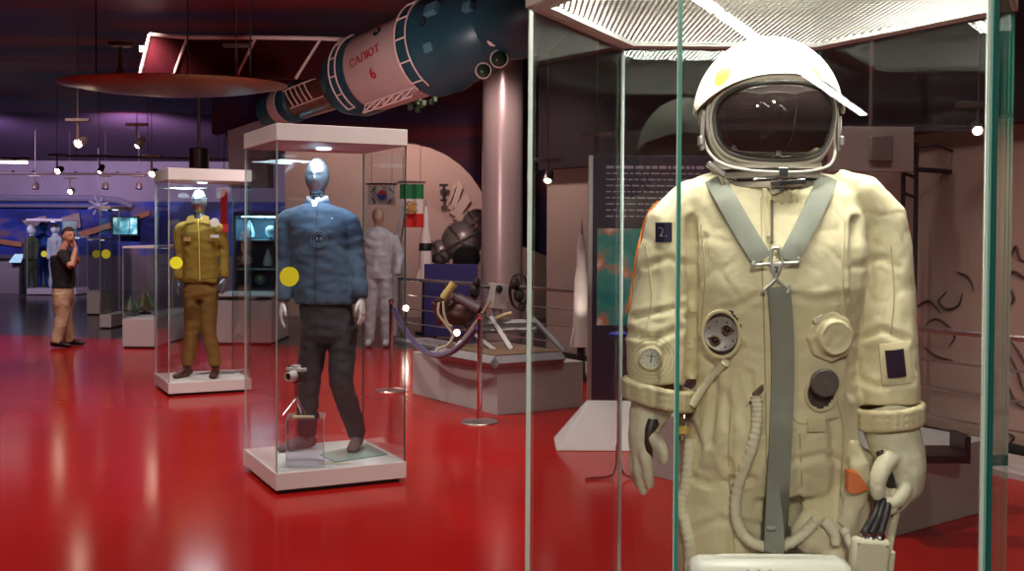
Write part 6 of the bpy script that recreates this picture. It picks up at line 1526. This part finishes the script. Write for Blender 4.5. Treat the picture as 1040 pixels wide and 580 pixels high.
# contents of the low wide case and the lit shelves behind
def model(px, py, Y, z0, r, label, col, kind='globe'):
    c_ = at(px, py, Y); t = thing('exhibit_model', label, 'model', (c_.x, Y, z0)); m = mat('model_paint', col, .4, var=(14, .3))
    if kind == 'globe': mb = MB(); mb.ball((c_.x, Y, z0 + r * 1.5), r, 20); put(mb, 'globe', m, t)
    else: put(MB().lathe([(r, r * .4), (r * 1.1, r * .8), (r * .7, r * 1.6), (r * .3, r * 2.2), (r * .1, r * 2.6)], (c_.x, Y, z0), seg=20), 'body', m, t)
    put(MB().lathe([(r * .7, .001), (r * .7, .02), (r * .15, .03), (r * .15, r * .6)], (c_.x, Y, z0), seg=18), 'stand', DARKM, t)
model(133, 300, Y4 + .5, .405, .11, 'dark green capsule model in the low wide case, left one', (.06, .09, .05), 'cap'); model(147, 300, Y4 + .9, .405, .13, 'olive capsule model in the low wide case, right one', (.16, .17, .07), 'cap')
A, B_ = at(236, 215, 17.0), at(283, 215, 17.0); t = thing('lit_cabinet', 'cyan lit display cabinet with shelves seen left of the blue jacket figure', 'cabinet', ((A.x + B_.x) / 2, 17.4, 0))
CAB = mat('cabinet_dark', (.05, .06, .09), .5); cxm = (A.x + B_.x) / 2; wd = B_.x - A.x; zt_ = A.z
mb = MB(); mb.box((cxm, 17.75, zt_ / 2), (wd, .05, zt_)); mb.box((A.x + .02, 17.4, zt_ / 2), (.04, .7, zt_)); mb.box((B_.x - .02, 17.4, zt_ / 2), (.04, .7, zt_)); mb.box((cxm, 17.4, zt_ - .03), (wd, .7, .06)); mb.box((cxm, 17.4, .35), (wd, .7, .7)); put(mb, 'carcass', CAB, t)
for z in (1.0, 1.45): put(MB().box((cxm, 17.4, z), (wd - .08, .66, .02)), 'shelf', mat('glass_shelf', (.3, .55, .6), .2), t)
put(MB().box((cxm, 17.2, zt_ - .075), (wd - .2, .06, .02)), 'strip_lamp', emis('cyan_strip', (.4, .85, 1), 12), t)
light('AREA', (cxm, 17.3, zt_ - .10), 14, (.35, .8, 1), .5, (cxm, 17.4, 0))
for i, (dx, z, lb, col, kd) in enumerate(((-.2, 1.012, 'pale helmet globe on the middle shelf of the cyan lit cabinet, left', (.5, .6, .65), 'globe'), (.14, 1.012, 'pale blue cone model on the middle shelf of the cyan lit cabinet', (.3, .5, .6), 'cap'), (-.15, 1.462, 'white cone model on the top shelf of the cyan lit cabinet', (.6, .66, .7), 'cap'), (.18, 1.462, 'grey globe on the top shelf of the cyan lit cabinet', (.4, .45, .5), 'globe'), (0.02, .702, 'green globe in the bottom bay of the cyan lit cabinet', (.15, .30, .2), 'globe'))):
    c_ = V((cxm + dx, 17.25, z)); t = thing('exhibit_model', lb, 'model', c_); m = mat('model_paint', col, .35)
    if kd == 'globe': put(MB().ball(c_ + V((0, 0, .13)), .09, 18), 'globe', m, t)
    else: put(MB().lathe([(.07, .04), (.08, .10), (.05, .2), (.01, .3)], c_, seg=18), 'body', m, t)
    put(MB().lathe([(.05, .001), (.05, .012), (.012, .02), (.012, .06)], c_, seg=14), 'stand', DARKM, t)
